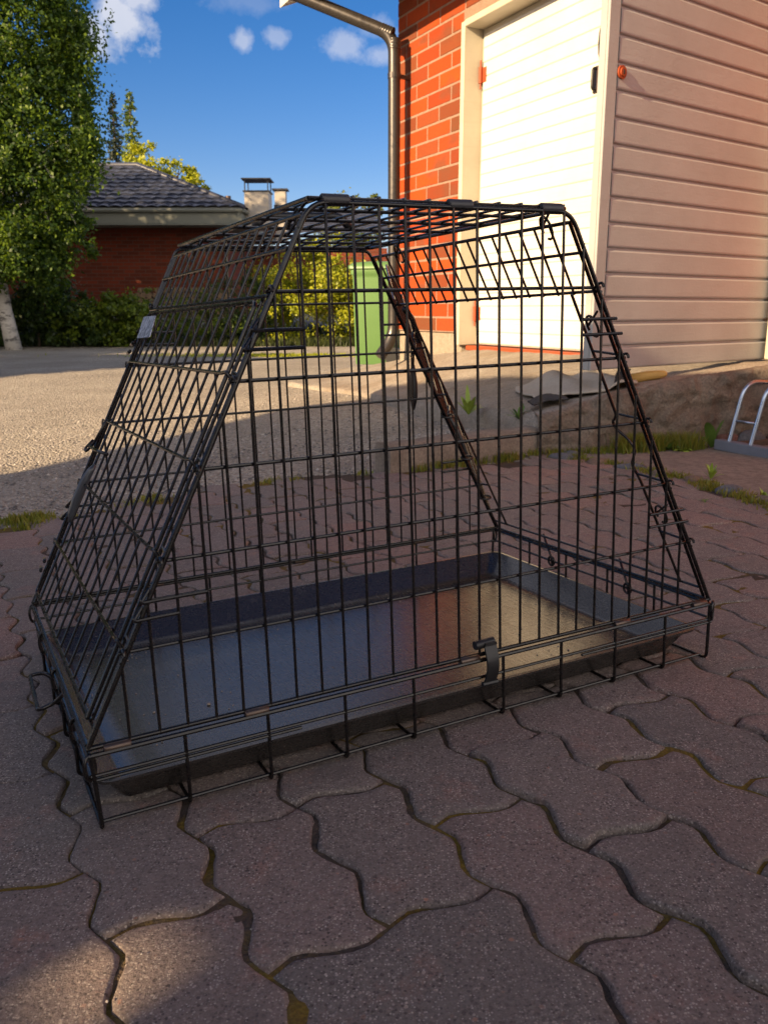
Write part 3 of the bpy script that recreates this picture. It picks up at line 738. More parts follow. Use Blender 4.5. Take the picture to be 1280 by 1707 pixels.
        for yy, z in ((.03, .525), (.03, .24), (.05, .655), (.46, .655)):
            h = MB(); c = sl(right, yy if z < .6 else yy, z, -.006); u = Vector((0, 1, 0)); v = (sl(right, 0, .5) - sl(right, 0, .4)).normalized()
            h.tube([c + u * .010 * math.cos(a) + v * .016 * math.sin(a) for a in [k * math.pi / 8 for k in range(-1, 14)]], RV, 7)
            h.tube([c + u * .010, c + u * -.020 + v * .022], RV, 7)
            h.build('latch_hook', WIRE, o, True)
        return o
    fL = end_frame(False); fR = end_frame(True)
    # closed left door
    def door(to, name_label):
        # local door coordinates: a along the slant (0 bottom .. 1 top), y across
        mb = MB(); za, zb = .118, .560; y0, y1 = .024, D - .024
        cn = [(y0, za), (y0, zb), (y1, zb), (y1, za)]
        mb.tube(fillet([to(*p, .006) for p in cn + [cn[0]]], .010), RF * .85, 8)
        n = 12
        for i in range(1, n + 1): y = y0 + (y1 - y0) * i / (n + 1); mb.tube([to(y, za, .004), to(y, zb, .004)], RV, 8)
        for z in (.4785, .3859, .2904, .1949): mb.tube(fillet([to(y0 - .012, z, .002), to(y0 - .008, z + .006, .010), to(y0 + .012, z + .004, .009), to(y1 - .012, z + .004, .009), to(y1 + .010, z + .002, .006)], .006), RH, 8)
        o = mb.build('door', WIRE, root); smooth_obj(o); tag(o, name_label); return o
    dl = door(lambda y, z, o: sl(False, y, z, o), 'closed barred door on the left slanted end')
    to = lambda y, z, o: sl(False, y, z, o)
    g = MB(); c = [to(.512, .318, .016), to(.516, .30, .026), to(.520, .262, .030), to(.526, .232, .018)]
    g.tube(c, [.006, .011, .011, .005], 12, r2=[.006, .011, .011, .005]) if False else None
    prof = [(.502, .326, .006, .003), (.503, .316, .009, .0055), (.506, .298, .011, .007), (.510, .270, .011, .007), (.514, .248, .009, .0055), (.516, .236, .006, .003)]
    P = [to(a, b, e) for a, b, e, r in prof]; g.tube(P, [r for *_, r in prof], 12)
    g.build('handle', GREYP, dl, True)
    lt = MB()
    lt.tube(fillet([to(.570, .352, .004), to(.566, .346, .014), to(.50, .346, .014), to(.42, .350, .012)], .006), RF * .9, 8)
    lt.tube(fillet([to(.572, .356, .010), to(.568, .340, .018), to(.556, .336, .017), to(.548, .35, .012), to(.53, .392, .010)], .008), RH, 8)
    o = lt.build('latch_bar', WIRE, dl, True)
    for z in (.495, .150):
        lt = MB()
        for dz in (0, .014): lt.tube([to(.588, z + dz, .008), to(.545, z + dz + .002, .014)], RF * .9, 8)
        lt.build('latch_bar', WIRE, dl, True)
    # silver sticker on the door
    st = MB(); q = [to(.555, .552, .0115), to(.470, .552, .0115), to(.452, .520, .0115), to(.540, .518, .0115)]
    n = Vector((-.891, 0, .454)) * .0012; st.add([p + n for p in q] + [p for p in q], [(0, 1, 2, 3), (7, 6, 5, 4), (0, 4, 5, 1), (1, 5, 6, 2), (2, 6, 7, 3), (3, 7, 4, 0)])
    sm = Mat('sticker_foil', .35, (.5, .52, .56), .5, .3); sm.color(sm.ramp(sm.noise(120, 5, .7), [(.42, (.18, .20, .25)), (.55, (.62, .64, .70))])); st.build('sticker', sm.m, dl)
    # open right door: folded right back about the far slanted edge
    hv = (sl(True, 0, .6) - sl(True, 0, .1)).normalized(); dd = Vector((.3925, .8983, .1973)).normalized()
    pv = hv.cross(dd).normalized(); ang = R(2.6); dd2 = (dd * math.cos(ang) - pv * math.sin(ang)).normalized(); pn = hv.cross(dd2).normalized()
    def to2(y, z, o): 
        dy = (D - y) - .020; return sl(True, D + .008, z, .004) + dd2 * dy - pn * (o - .004)
    dr = door(to2, 'open barred door folded back behind the crate')
    g = MB(); P = [to2(a, b, e) for a, b, e, r in prof]; g.tube(P, [r for *_, r in prof], 12); g.build('handle', BLACKP, dr, True)
    hg = MB(); bpt = Vector((.7085, D - .01, .455)); 
    pp = [(.7085, .60, .452, .003), (.7085, .602, .440, .006), (.7095, .603, .415, .0085), (.7095, .603, .385, .008), (.7085, .603, .362, .003)]
    hg.tube([Vector(p[:3]) for p in pp], [p[3] for p in pp], 10); hg.tube([(.7085, .60, .452), (.702, .585, .478), (.69, .575, .47)], RH, 7); hg.build('latch_grip', BLACKP, dr, True)
    for pts_, r_ in (([to2(.56, .34, .01), to2(.50, .34, .018)], RF), ([to2(.56, .50, .01), to2(.50, .50, .018)], RF), ([to2(.55, .55, .02), to2(.50, .52, .024), to2(.47, .47, .016)], .006)):
        lt = MB(); lt.tube(pts_, r_, 8); lt.build('latch_bar', WIRE, dr, True)
    # rings that hinge the open door to the edge
    for k, z in enumerate((.44, .345, .255, .165)):
        h = MB(); c = sl(True, D - .004, z, .004)
        h.tube([c + Vector((1, 0, 0)) * .013 * math.cos(a) + Vector((0, .7, .3)) * .010 * math.sin(a) for a in [j * math.pi / 7 for j in range(14)]], RH, 8, closed=True); h.build('hinge_ring', WIRE, dr, True)
    # ---- base frame
    mb = MB(); e = .006
    XA, XB, YA, YB = XL - .001, XR + .001, -e, D + e
    mb.tube([(XA, YA, .0600), (.20, YA, .0600)], RH, 8); mb.tube([(XB - .26, YA, .0600), (XB, YA, .0600)], RH, 8)
    for z, r in ((ZB - .006, RF), (.0655, RH)):
        mb.tube(fillet([(XA, YA, z), (XB, YA, z), (XB, YB, z), (XA, YB, z), (XA, YA, z)], .012), r, 8)
    zf = .0028
    mb.tube([(XA + .004, YA + .004, zf + .005), (XB - .02, YA + .004, zf + .005)], RH, 8); mb.tube([(XA + .03, YB - .012, zf + .004), (XB - .02, YB - .012, zf + .004)], RH, 8)
    for xi in (1.8, 4.8, 7.85, 10.8, 15.05, 18.07, 21.1, 24.1):
        x = xi * sp
        mb.tube(fillet([(x, YA, ZB - .004), (x, YA - .001, zf), (x, YB + .001, zf), (x, YB, ZB - .004)], .008), RH, 8)
    for x in (XA + .002, XB - .004):
        mb.tube(fillet([(x, YA, ZB - .004), (x - (.004 if x > .4 else -.004), YA - .002, zf - .002), (x - (.004 if x > .4 else -.004), YB + .002, zf), (x, YB, ZB - .004)], .010), RF * .85, 8)
    for k in range(1, 5):
        y = D * k / 5
        for x in (XA, XB): pass
        mb.tube(fillet([(XA, y, ZB - .004), (XA - .001, y, zf + .0045), (XB + .001, y, zf + .0045), (XB, y, ZB - .004)], .008), RH, 8)
    bf = mb.build('base_frame', WIRE, root); smooth_obj(bf)
    # drop pins with rings on the right threshold, tray catch on the left
    for ya, yb in ((.416, .387), (.200, .176)):
        h = MB(); h.tube([(XR, ya, .115), (XR - .002, yb, .072), (XR - .003, yb - .004, .060)], RH, 8); c = Vector((XR - .002, yb, .066))
        h.tube([c + Vector((0, .009 * math.cos(a), .009 * math.sin(a))) for a in [j * math.pi / 6 for j in range(12)]], RH, 8, closed=True); h.build('drop_pin', WIRE, bf, True)
    h = MB(); h.tube(fillet([(XA, .315, .060), (XA - .012, .335, .064), (XA - .030, .340, .062), (XA - .032, .215, .060), (XA - .010, .215, .066), (XA + .004, .200, .085)], .008), RF, 8); h.build('tray_catch', WIRE, bf, True)
    for p in ((XA, YA, .076), (XB + .002, YA, .078), (XA, YB, .076), (XB, YB, .078)):
        h = MB(); c = Vector(p)
        h.tube([c + Vector((.006 * math.cos(a), .004 * math.cos(a), .015 * math.sin(a))) for a in [j * math.pi / 6 for j in range(12)]], RH, 8, closed=True); h.build('corner_ring', WIRE, bf, True)
    for y in (.09, .26, .42):
        h = MB(); c = Vector((XA - .001, y, .078)); h.tube([c + Vector((.006 * math.cos(a), 0, .017 * math.sin(a))) for a in [j * math.pi / 6 for j in range(12)]], RH, 8, closed=True); h.build('corner_ring', WIRE, bf, True)
    # sleeves joining the panels
    def clip(c, d, m=CLIP, r=.0052, ln=.029):
        h = MB(); c = Vector(c); d = Vector(d); h.tube([c - d * ln / 2, c - d * (ln / 2 - .001), c + d * (ln / 2 - .001), c + d * ln / 2], [r * .86, r, r, r * .86], 12)
        o = h.build('hinge_clip', m, root, True); smooth_obj(o)
    for x in (-.014, .146, .444, .711, .869): clip((x, -.003, ZB - .003), (1, 0, 0))
    for x in (.277, .440, .576): clip((x, .003, ZT + .003), (1, 0, 0), DARKM, .0068, .033)
    for x in (.160, .440, .7025, .862): clip((x, D + .003, ZB - .003), (1, 0, 0))
    for x in (.30, .56): clip((x, D, ZT + .003), (1, 0, 0), DARKM, .006)
    # curved black fastener on the front rail
    h = MB(); vs = []; x0, x1 = .463, .4815; n = 14
    for k in range(n + 1):
        a = k / n; y = -.010 - .011 * math.sin(a * math.pi * .9) + .004 * a; z = .1135 - .058 * a
        for (dy) in (0, .0028): vs += [(x0, y + dy, z), (x1, y + dy, z)]
    fs = []
    for k in range(n):
        b = k * 4; c = b + 4; fs += [(b, b + 1, c + 1, c), (b + 2, c + 2, c + 3, b + 3), (b, c, c + 2, b + 2), (b + 1, b + 3, c + 3, c + 1)]
    fs += [(0, 2, 3, 1), (n * 4, n * 4 + 1, n * 4 + 3, n * 4 + 2)]; h.add(vs, fs)
    h.tube([(.452, -.004, .1115), (.4815, -.004, .1125)], .0062, 10); h.box((.4725, -.006, .1125), (.018, .014, .004)); h.tube([(.460, -.010, .0565), (.484, -.010, .0560)], .0035, 8)
    o = h.build('fastener_strap', BLACKP, root, True); smooth_obj(o)
    # ---- tray
    mb = MB(); x0, x1, y0, y1 = -.036, .880, .010, .562; zr, zf2 = .0475, .0125; fl = .030; th = .0028; rc = .020
    def rect(ins, z, n=6):
        a, b, c, d = x0 + ins, x1 - ins, y0 + ins, y1 - ins; r = max(.008, rc - ins * .3); out = []
        for (cx, cy, a0) in ((b - r, c + r, -90), (b - r, d - r, 0), (a + r, d - r, 90), (a + r, c + r, 180)):
            for k in range(n + 1): t = R(a0 + 90 * k / n); out.append((cx + r * math.cos(t), cy + r * math.sin(t), z))
        return out
    loops = [rect(fl + .003, zf2 - .0070), rect(fl - .002, zf2 - .0065), rect(.004, zr - .004), rect(-.004, zr - .0035), rect(-.0045, zr), rect(.0005, zr + .0006), rect(.003, zr - .001), rect(fl, zf2 + .0025), rect(fl + .004, zf2), rect(fl + .03, zf2 - .0005), rect(fl + .05, zf2 + .0012), rect(fl + .06, zf2 + .0012)]
    N = len(loops[0]); vs = [p for l in loops for p in l]; fs = []
    for r_ in range(len(loops) - 1):
        for i in range(N): j = (i + 1) % N; fs.append((r_ * N + i, r_ * N + j, (r_ + 1) * N + j, (r_ + 1) * N + i))
    fs.append(tuple(range(N))[::-1]); fs.append(tuple((len(loops) - 1) * N + i for i in range(N)))
    mb.add(vs, fs); tr = mb.build('tray', TRAY, root); smooth_obj(tr, 35)
    # crumbs of grit lying in the tray
    gm = mk_plain('grit', (.34, .28, .22), .9, .2, .5, 90)
    cr = MB()
    for _ in range(150):
        x, y = random.uniform(.0, .84), random.uniform(.05, .52)
        if random.random() < .5: x = random.choice((random.uniform(.0, .10), random.uniform(.55, .84)))
        r = random.uniform(.0005, .0013) * (2.0 if random.random() < .05 else 1); a = random.uniform(0, 3)
        cr.box((x, y, zf2 + .001 + r * .7), (r * 2, r * 1.4, r * 1.1), (Vector((math.cos(a), math.sin(a), 0)), Vector((-math.sin(a), math.cos(a), 0)), Vector((0, 0, 1))), r * .3)
    o = cr.build('grit', gm, tr); tag(o, 'pale grit and crumbs lying in the tray', kind='stuff')
make_crate()

# ------------------------------------------------------------------ foliage builders
def leaf_quads(P, Nrm, size, up=None, aspect=.62, rng=None):
    """rhombic leaves: P (n,3), Nrm (n,3) facing, size (n,)"""
    n = len(P); rng = rng or np.random
    a = rng.normal(size=(n, 3)); u = np.cross(Nrm, a); u /= np.linalg.norm(u, axis=1)[:, None] + 1e-9; v = np.cross(Nrm, u); v /= np.linalg.norm(v, axis=1)[:, None] + 1e-9
    s = size[:, None]
    q = np.stack([P - u * s * .5, P + v * s * aspect * .5 - u * s * .05 + Nrm * s * .06, P + u * s * .5, P - v * s * aspect * .5 - u * s * .05 + Nrm * s * .06], 1).reshape(-1, 3)
    return q, np.arange(n * 4).reshape(-1, 4)
def crown_points(blobs, n, rng, shell=.55, keep=1.0):
    """clumpy points in a set of ellipsoids (cx,cy,cz,rx,ry,rz)"""
    b = np.array(blobs, float); w = b[:, 3] * b[:, 4] * b[:, 5]; w = w ** .75; w /= w.sum()
    # sub-clumps
    nc = max(30, n // 90); ci = rng.choice(len(b), nc, p=w); d = rng.normal(size=(nc, 3)); d /= np.linalg.norm(d, axis=1)[:, None]
    r = shell + (1.02 - shell) * rng.random(nc) ** .7
    C = b[ci, :3] + d * r[:, None] * b[ci, 3:6]
    k = rng.integers(0, nc, n); cs = (b[ci, 3:6].mean(1) * rng.uniform(.13, .30, nc))[k]
    P = C[k] + rng.normal(size=(n, 3)) * cs[:, None] * np.array([.55, .55, .42])
    N = rng.normal(size=(n, 3)) * .9 + d[k] * .7 + np.array([0, 0, .5]); N /= np.linalg.norm(N, axis=1)[:, None]
    return P, N
def tree(name, label, cat, base, trunk, blobs, nleaf, size, leafm, barkm, seed, group=None, limbs=9, droop=0, shell=.5, aspect=.62):
    rng = np.random.default_rng(seed); rd = random.Random(seed)
    root = empty(name, base, label, cat, group); B = Vector(base)
    mb = MB(); mb.tube([Vector(p) - B for p, r in trunk], [r for p, r in trunk], 10)
    tp = [Vector(p) for p, r in trunk]
    for k in range(limbs):
        b = blobs[rd.randrange(len(blobs))]; t = rd.uniform(.35, .95); i = min(int(t * (len(tp) - 1)), len(tp) - 2); s = tp[i].lerp(tp[i + 1], t * (len(tp) - 1) - i)
        e = Vector(b[:3]) + Vector((rd.uniform(-.7, .7) * b[3], rd.uniform(-.7, .7) * b[4], rd.uniform(-.3, .7) * b[5])); m = s.lerp(e, .5) + Vector((0, 0, .06 * (e - s).length))
        r0 = trunk[i][1] * .38; mb.tube([s - B, m - B, e - B], [r0, r0 * .55, r0 * .15], 6)
    mb.build('trunk', barkm, root, True)
    P, N = crown_points(blobs, nleaf, rng, shell)
    if droop:
        ns = nleaf // 26; st, _ = crown_points(blobs, ns, rng, .75); ln = rng.uniform(.3, 1.0, ns) * droop; k = rng.integers(0, ns, ns * 22); t = rng.random(len(k))
        sway = rng.normal(size=(ns, 2)) * .16
        Q = st[k].copy(); Q[:, 2] -= t * ln[k]; Q[:, 0] += sway[k, 0] * t * ln[k]; Q[:, 1] += sway[k, 1] * t * ln[k]; Q += rng.normal(size=Q.shape) * .035
        M2 = rng.normal(size=Q.shape); M2 /= np.linalg.norm(M2, axis=1)[:, None]; P = np.vstack([P, Q]); N = np.vstack([N, M2])
    keep = P[:, 2] > base[2] + .03; P, N = P[keep], N[keep]
    V, F = leaf_quads(P - np.array(base), N, size * rng.uniform(.6, 1.3, len(P)), aspect=aspect, rng=rng)
    newobj('crown', V, F, leafm, root); return root
BIRCHL = mk_leaf('birch_leaves', [(.014, .036, .007), (.026, .062, .009), (.055, .105, .012), (.15, .22, .018)], .38)
DARKL = mk_leaf('dark_leaves', [(.020, .042, .010), (.034, .064, .012), (.055, .092, .016)], .3)
YELL = mk_leaf('yellow_green_leaves', [(.16, .20, .010), (.27, .30, .014), (.38, .37, .018)], .35)
MIDL = mk_leaf('mid_leaves', [(.05, .09, .010), (.10, .15, .014), (.17, .22, .018)], .35)
SPRL = mk_leaf('spruce_needles', [(.055, .095, .018), (.10, .14, .022)], .15); SPRD = mk_leaf('dark_spruce_needles', [(.012, .024, .014), (.022, .034, .016)], .1)
GRASSM = mk_leaf('grass_blades', [(.07, .11, .015), (.14, .18, .022), (.22, .23, .03), (.26, .21, .05)], .35)
BIRCHB = mk_bark('birch_bark', (.55, .52, .47), (.10, .09, .085), 5); BARK = mk_bark('brown_bark', (.10, .075, .055), (.05, .04, .03), 8)

# birch at the left edge, filling the upper left corner
tree('birch_tree', 'tall birch with white trunk and drooping leaves at the left edge', 'tree', (-6.95, 16, -.05),
     [((-6.85, 16, -.25), .15), ((-6.95, 16.0, .5), .125), ((-7.02, 16.05, 1.2), .115), ((-7.15, 16.1, 2.2), .11), ((-7.3, 16.1, 4.2), .11), ((-7.4, 16.2, 7.4), .05)],
     [(-6.9, 16.0, 5.6, 1.75, 1.7, 1.8), (-6.5, 16.1, 3.9, 1.60, 1.6, 1.3), (-6.1, 15.8, 2.7, 1.05, 1.3, .95), (-6.55, 15.9, 1.75, 1.20, 1.1, .65), (-7.4, 15.6, 1.9, 1.2, 1.2, .9), (-8.2, 16.3, 3.4, 2.0, 1.7, 1.6), (-8.5, 16.3, 6.2, 2.0, 1.8, 2.0), (-7.3, 16.3, 8.0, 1.7, 1.7, 1.3), (-5.75, 16, 4.5, .75, .9, 1.0), (-5.7, 16, 2.3, .55, .7, .5), (-5.5, 15.9, 1.7, .5, .6, .4), (-6.6, 15.8, 1.3, 1.0, .9, .45), (-5.45, 16, 3.2, .55, .7, .7)],
     135000, .070, BIRCHL, BIRCHB, 3, limbs=26, droop=1.0, shell=.2, aspect=.7)
# shrubs and undergrowth on the bank
def shrub(name, label, c, r, n, m, seed, size=.06, group='shrubs along the bank'):
    x, y = c; z = ground_z(x, y); rx, ry, rz = r
    bl = [(x, y, z + rz * .55, rx, ry, rz * .55), (x - rx * .45, y - .1, z + rz * .4, rx * .55, ry * .8, rz * .45), (x + rx * .5, y + .05, z + rz * .38, rx * .5, ry * .8, rz * .42), (x + rx * .1, y, z + rz * .85, rx * .45, ry * .6, rz * .25)]
    return tree(name, label, 'shrub', (x, y, z - .02), [((x, y, z - .05), .03), ((x + .03, y, z + rz * .4), .022), ((x, y, z + rz * .8), .01)], bl, n, size, m, BARK, seed, group, limbs=5, shell=.15)
shrub('shrub', 'dark low bush at the foot of the birch', (-6.9, 17.3), (1.5, .8, 1.15), 9000, DARKL, 11, .09)
shrub('shrub', 'dark bush under the drooping birch branches, right of its trunk', (-5.5, 17.4), (1.1, .8, .95), 7000, MIDL, 12, .09)
shrub('shrub', 'mid green leafy shrub in front of the firewood stack', (-4.7, 17.6), (.65, .6, 1.15), 4200, MIDL, 13)
shrub('shrub', 'green shrub behind the upper left corner of the crate', (-3.7, 17.9), (.8, .6, 1.05), 5000, MIDL, 14)
shrub('shrub', 'dark green shrub left of the yellow green hedge', (-2.85, 18.0), (.8, .7, 1.45), 6000, DARKL, 15)
shrub('hedge_bush', 'sunlit yellow green bush beside the green wheelie bin', (-1.45, 18.6), (1.45, .9, 2.0), 15000, YELL, 16, .07)
shrub('hedge_bush', 'small yellow green bush behind the green wheelie bin', (-.1, 18.9), (1.1, .8, 1.75), 7000, YELL, 17, .07)
# trees far behind
tree('birch_tree', 'distant green tree top rising behind the top of the crate', 'tree', (-1.2, 34, -.2), [((-1.2, 34, -.2), .2), ((-1.2, 34, 2.5), .14), ((-1.15, 34, 4.6), .05)],
     [(-1.3, 34, 3.6, 1.3, 1.2, 1.3), (-.55, 34, 4.0, .7, .8, .8), (-2.0, 34, 3.2, .9, .9, 1.1), (-1.0, 34, 2.2, 1.5, 1.2, 1.0)], 9000, .13, mk_leaf('far_leaves', [(.06, .09, .014), (.10, .13, .018), (.15, .16, .022)], .35), BARK, 21, 'trees beyond the far house')
tree('birch_tree', 'yellow green tree crown showing above the far tiled roof', 'tree', (-7.2, 30, -.2), [((-7.2, 30, -.2), .2), ((-7.2, 30, 3), .14), ((-7.1, 30, 5.0), .05)],
     [(-7.6, 30, 5.0, 1.0, 1.0, .95), (-6.9, 30, 4.7, .8, .9, .75), (-6.3, 30, 4.4, .55, .7, .55), (-7.6, 30, 3.2, 1.3, 1.2, 1.2), (-8.6, 30, 4.4, 1.0, 1.0, 1.0)], 10000, .12, YELL, BARK, 22, 'trees beyond the far house')
def spruce(label, base, H, rb, m, seed):
    rng = np.random.default_rng(seed); root = empty('spruce_tree', base, label, 'tree', 'spruces beyond the far house'); B = np.array(base)
    mb = MB(); mb.tube([(0, 0, 0), (0, 0, H * .97)], [.14, .015], 8); mb.build('trunk', BARK, root, True)
    Ps = []
    nl = 34
    for i in range(nl):
        z = H * (.22 + .78 * i / nl); r = rb * (1 - (z / H)) ** .85 * rng.uniform(.8, 1.15) + .04; nb = 9 if i < 26 else 6
        for k in range(nb):
            a = rng.random() * 6.283; rr = r * rng.uniform(.75, 1.15); n = int(30 * rr / rb) + 8; t = rng.random(n) ** .7
            p = np.stack([np.cos(a) * rr * t, np.sin(a) * rr * t, z - rr * .35 * t + .10 * t ** 2 * rr], 1); Ps.append(p + rng.normal(size=p.shape) * np.array([.05, .05, .05]))
    P = np.vstack(Ps); N = rng.normal(size=P.shape) + np.array([0, 0, .7]); N /= np.linalg.norm(N, axis=1)[:, None]
    V, F = leaf_quads(P, N, rng.uniform(.10, .2, len(P)), aspect=.45, rng=rng); newobj('crown', V, F, m, root)
spruce('slim dark spruce behind the far roof, left of the paler spruce', (-11.2, 38, -.2), 9.5, 1.15, SPRD, 31)
spruce('pale sunlit spruce standing right of the dark one behind the far roof', (-10.0, 36.2, -.2), 9.1, 1.45, SPRL, 32)

# unseen trees at left and an added blocker behind camera throw the evening shade
def out_tree(label, x, y, h, r, seed):
    z = ground_z(x, y)
    tree('apple_tree', label, 'tree', (x, y, z), [((x, y, z - .05), .16), ((x + .05, y, z + h * .3), .13), ((x, y, z + h * .8), .05)],
         [(x, y, z + h * .62, r, r, h * .38), (x - r * .5, y + r * .3, z + h * .55, r * .7, r * .7, h * .3), (x + r * .5, y - r * .2, z + h * .5, r * .7, r * .7, h * .3), (x, y, z + h * .3, r * .9, r * .9, h * .22)], 26000, .21, DARKL, BARK, seed, 'trees left of the yard', shell=.1)
out_tree('leafy apple tree at the left of the yard, nearest the birch', -12.4, 10.8, 4.1, 2.2, 41)
out_tree('leafy apple tree at the left of the yard, in the middle of the row', -15.0, 13.4, 4.6, 2.4, 42)
out_tree('leafy apple tree at the left of the yard, farthest from the house', -9.6, 7.9, 3.8, 1.5, 43)
out_tree('big leafy apple tree at the left of the yard, beside the far house', -12.6, 16.9, 8.0, 3.4, 44)
out_tree('big leafy apple tree at the left of the yard, left of the birch', -12.3, 14.6, 6.3, 1.7, 45)
def make_shade_blocker():  # invented blocker, shaped to the outline of the foreground shade
    TRV = Vector((.7431, .6691, 0)); LFT = Vector((-.6691, .7431, 0)); Z = Vector((0, 0, 1)); A0 = -4.0
    def Q(q, a, z): return LFT * q + TRV * a + Z * z
    root = empty('shade_blocker', Q(0, A0, -.15), 'unseen pale board blocker added behind the photographer to cast the foreground shade', 'shade blocker'); inv = Matrix.Translation(root.location).inverted()
    def lb(mb): mb.v = [tuple(inv @ Vector(p)) for p in mb.v]; return mb
    ax = (LFT, TRV, Z); wl_ = MB()
    q0, q1, gq0, gq1, gz0, gz1 = -6.5, 3.52, .568, .652, 1.578, 1.634  # gap cut in the wall to let the sun patch through
    def bx_(a, b, z0, z1): wl_.box(Q((a + b) / 2, A0, (z0 + z1) / 2), (b - a, .05, z1 - z0), ax)
    bx_(q0, gq0, -.3, 2.852); bx_(gq1, q1, -.3, 2.852); bx_(gq0, gq1, -.3, gz0); bx_(gq0, gq1, gz1, 2.852)
    lb(wl_).build('wall', PALEWOOD, root)
    rf = MB(); rf.box(Q(-.9, A0, 2.942), (11.3, .6, .20), ax); lb(rf).build('roof', ROOFT, root)
    br = MB()  # wedges added to slant the edge of the cast shadow
    for a in (A0 - .2, A0 + .2):
        v = [Q(3.4, a - .06, 1.892), Q(4.74, a - .06, 2.832), Q(3.4, a - .06, 2.852), Q(3.4, a + .06, 1.892), Q(4.74, a + .06, 2.832), Q(3.4, a + .06, 2.852)]
        br.add(v, [(0, 1, 2), (5, 4, 3), (0, 3, 4, 1), (1, 4, 5, 2), (2, 5, 3, 0)])
    br.v = [tuple(inv @ Vector(p)) for p in br.v]; br.build('shadow_wedge', PALEWOOD, root)
make_shade_blocker()

# ------------------------------------------------------------------ house beyond the yard
def make_far_house():
    root = empty('far_house', (-7, 22, -.2), 'low brick house with dark tiled hip roof beyond the yard', 'house')
    ox, oy, oz = root.location
    def loc(mb): mb.v = [(p[0] - ox, p[1] - oy, p[2] - oz) for p in mb.v]; return mb
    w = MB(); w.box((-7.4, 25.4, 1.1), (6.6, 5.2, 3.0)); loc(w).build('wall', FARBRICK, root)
    ex0, ex1, ey0, ez = -12.4, -3.50, 22.0, 2.92; ry, rz = 25.4, 4.40; hx = -6.9
    # soffit + fascia
    sf = MB(); sf.box(((ex0 + ex1) / 2, 25.4, 2.555), (ex1 - ex0 - .02, 6.8, .03)); loc(sf).build('soffit', FASC, root)
    fa = MB(); fa.box(((ex0 + ex1) / 2, ey0 + .015, 2.765), (ex1 - ex0, .03, .38)); fa.box((ex1 - .015, 25.43, 2.765), (.03, 6.78, .38)); loc(fa).build('fascia', FASC, root)
    gt = MB(); gt.tube([(ex0, ey0 - .05, 2.88), (ex1 + .04, ey0 - .05, 2.88)], .05, 8); loc(gt).build('gutter', FASC, root)
    gt = MB(); gt.tube([(ex1 + .05, ey0 - .04, 2.88), (ex1 + .05, 28.7, 2.88)], .05, 8); loc(gt).build('gutter', FASC, root)
    fb = MB(); fb.box(((ex0 + ex1) / 2, 25.4, 2.97), (ex1 - ex0 - .06, 6.72, .10)); loc(fb).build('eave_board', DARKM, root)
    # tiled slopes as real stepped rows with rounded tiles
    def slope(A, B, C, Dd, rows, cols, name):
        V, F = [], []; A, B, C, Dd = map(Vector, (A, B, C, Dd)); nn = (B - A).cross(Dd - A).normalized()
        if nn.z < 0: nn = -nn
        nc = cols * 4
        for r in range(rows):
            for e in (0, 1):
                t = (r + e) / rows; L = A.lerp(Dd, t); Rr = B.lerp(C, t)
                wdt = max((Rr - L).length, .01); full = (B - A).length
                for c in range(nc + 1):
                    u = c / nc; p = L.lerp(Rr, u); s = ((p - A).dot((B - A).normalized()) / full) * cols
                    h = .035 * abs(math.sin(math.pi * s)) + (.045 if e == 0 else 0.0); V.append(p + nn * h)
            b = r * 2 * (nc + 1)
            for c in range(nc): F.append((b + c, b + c + 1, b + nc + 2 + c, b + nc + 1 + c))
            if r:
                p_ = b - (nc + 1)
                for c in range(nc): F.append((p_ + c, p_ + c + 1, b + c + 1, b + c))
        V = [(p.x - ox, p.y - oy, p.z - oz) for p in V]; newobj(name, V, F, ROOFT, root)
    slope((ex0, ey0 - .06, ez), (ex1 + .06, ey0 - .06, ez), (hx, ry, rz), (-9.5, ry, rz), 11, 30, 'roof')
    slope((ex1 + .06, ey0 - .06, ez), (ex1 + .06, 29.0, ez), (hx, ry + .01, rz), (hx, ry, rz), 13, 22, 'roof')
    hp = MB(); hp.tube([(ex1 + .06, ey0 - .06, ez + .03), (hx, ry, rz + .05), (-9.5, ry, rz + .05)], .07, 8); loc(hp).build('ridge_tile', ROOFT, root, True)
    vp = MB(); vp.tube([(-3.95, 22.8, 2.95), (-3.95, 22.8, 3.30)], .055, 10); vp.tube([(-3.95, 22.8, 3.22), (-3.95, 22.8, 3.31)], .07, 10); loc(vp).build('vent_pipe', CLIP, root)
    # second wing with its roof and chimneys
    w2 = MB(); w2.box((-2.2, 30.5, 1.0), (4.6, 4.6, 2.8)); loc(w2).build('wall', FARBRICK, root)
    slope((-5.2, 27.6, 2.75), (.6, 27.6, 2.75), (-.6, 30.4, 3.72), (-5.0, 30.4, 3.72), 9, 20, 'roof')
    ch = MB(); ch.box((-3.21, 22.95, 2.95), (.62, .62, .90), None, .01); o = loc(ch).build('chimney', SHEET, root)
    v = MB(); x0, x1, z0, z1, y = -3.50, -2.92, 2.60, 3.39, 22.637; v.add([(x0, y, z0), (x1, y, z0), (x1, y, z1), (x0, y, z1), ((x0 + x1) / 2, y - .03, (z0 + z1) / 2)], [(0, 1, 4), (1, 2, 4), (2, 3, 4), (3, 0, 4)])
    loc(v).build('sheet_panel', SHEET, o)
    cp = MB()
    for dx in (-.29, .29):
        for dy in (-.29, .29): cp.box((-3.21 + dx, 22.95 + dy, 3.54), (.025, .025, .30))
    cp.box((-3.21, 22.95, 3.70), (.74, .74, .03)); cp.box((-3.21, 22.95, 3.41), (.68, .68, .03)); loc(cp).build('chimney_cap', DARKM, o)
    c2 = MB(); c2.box((-2.80, 24.4, 2.98), (.30, .30, 1.30), None, .01); o = loc(c2).build('chimney', SHEET, root)
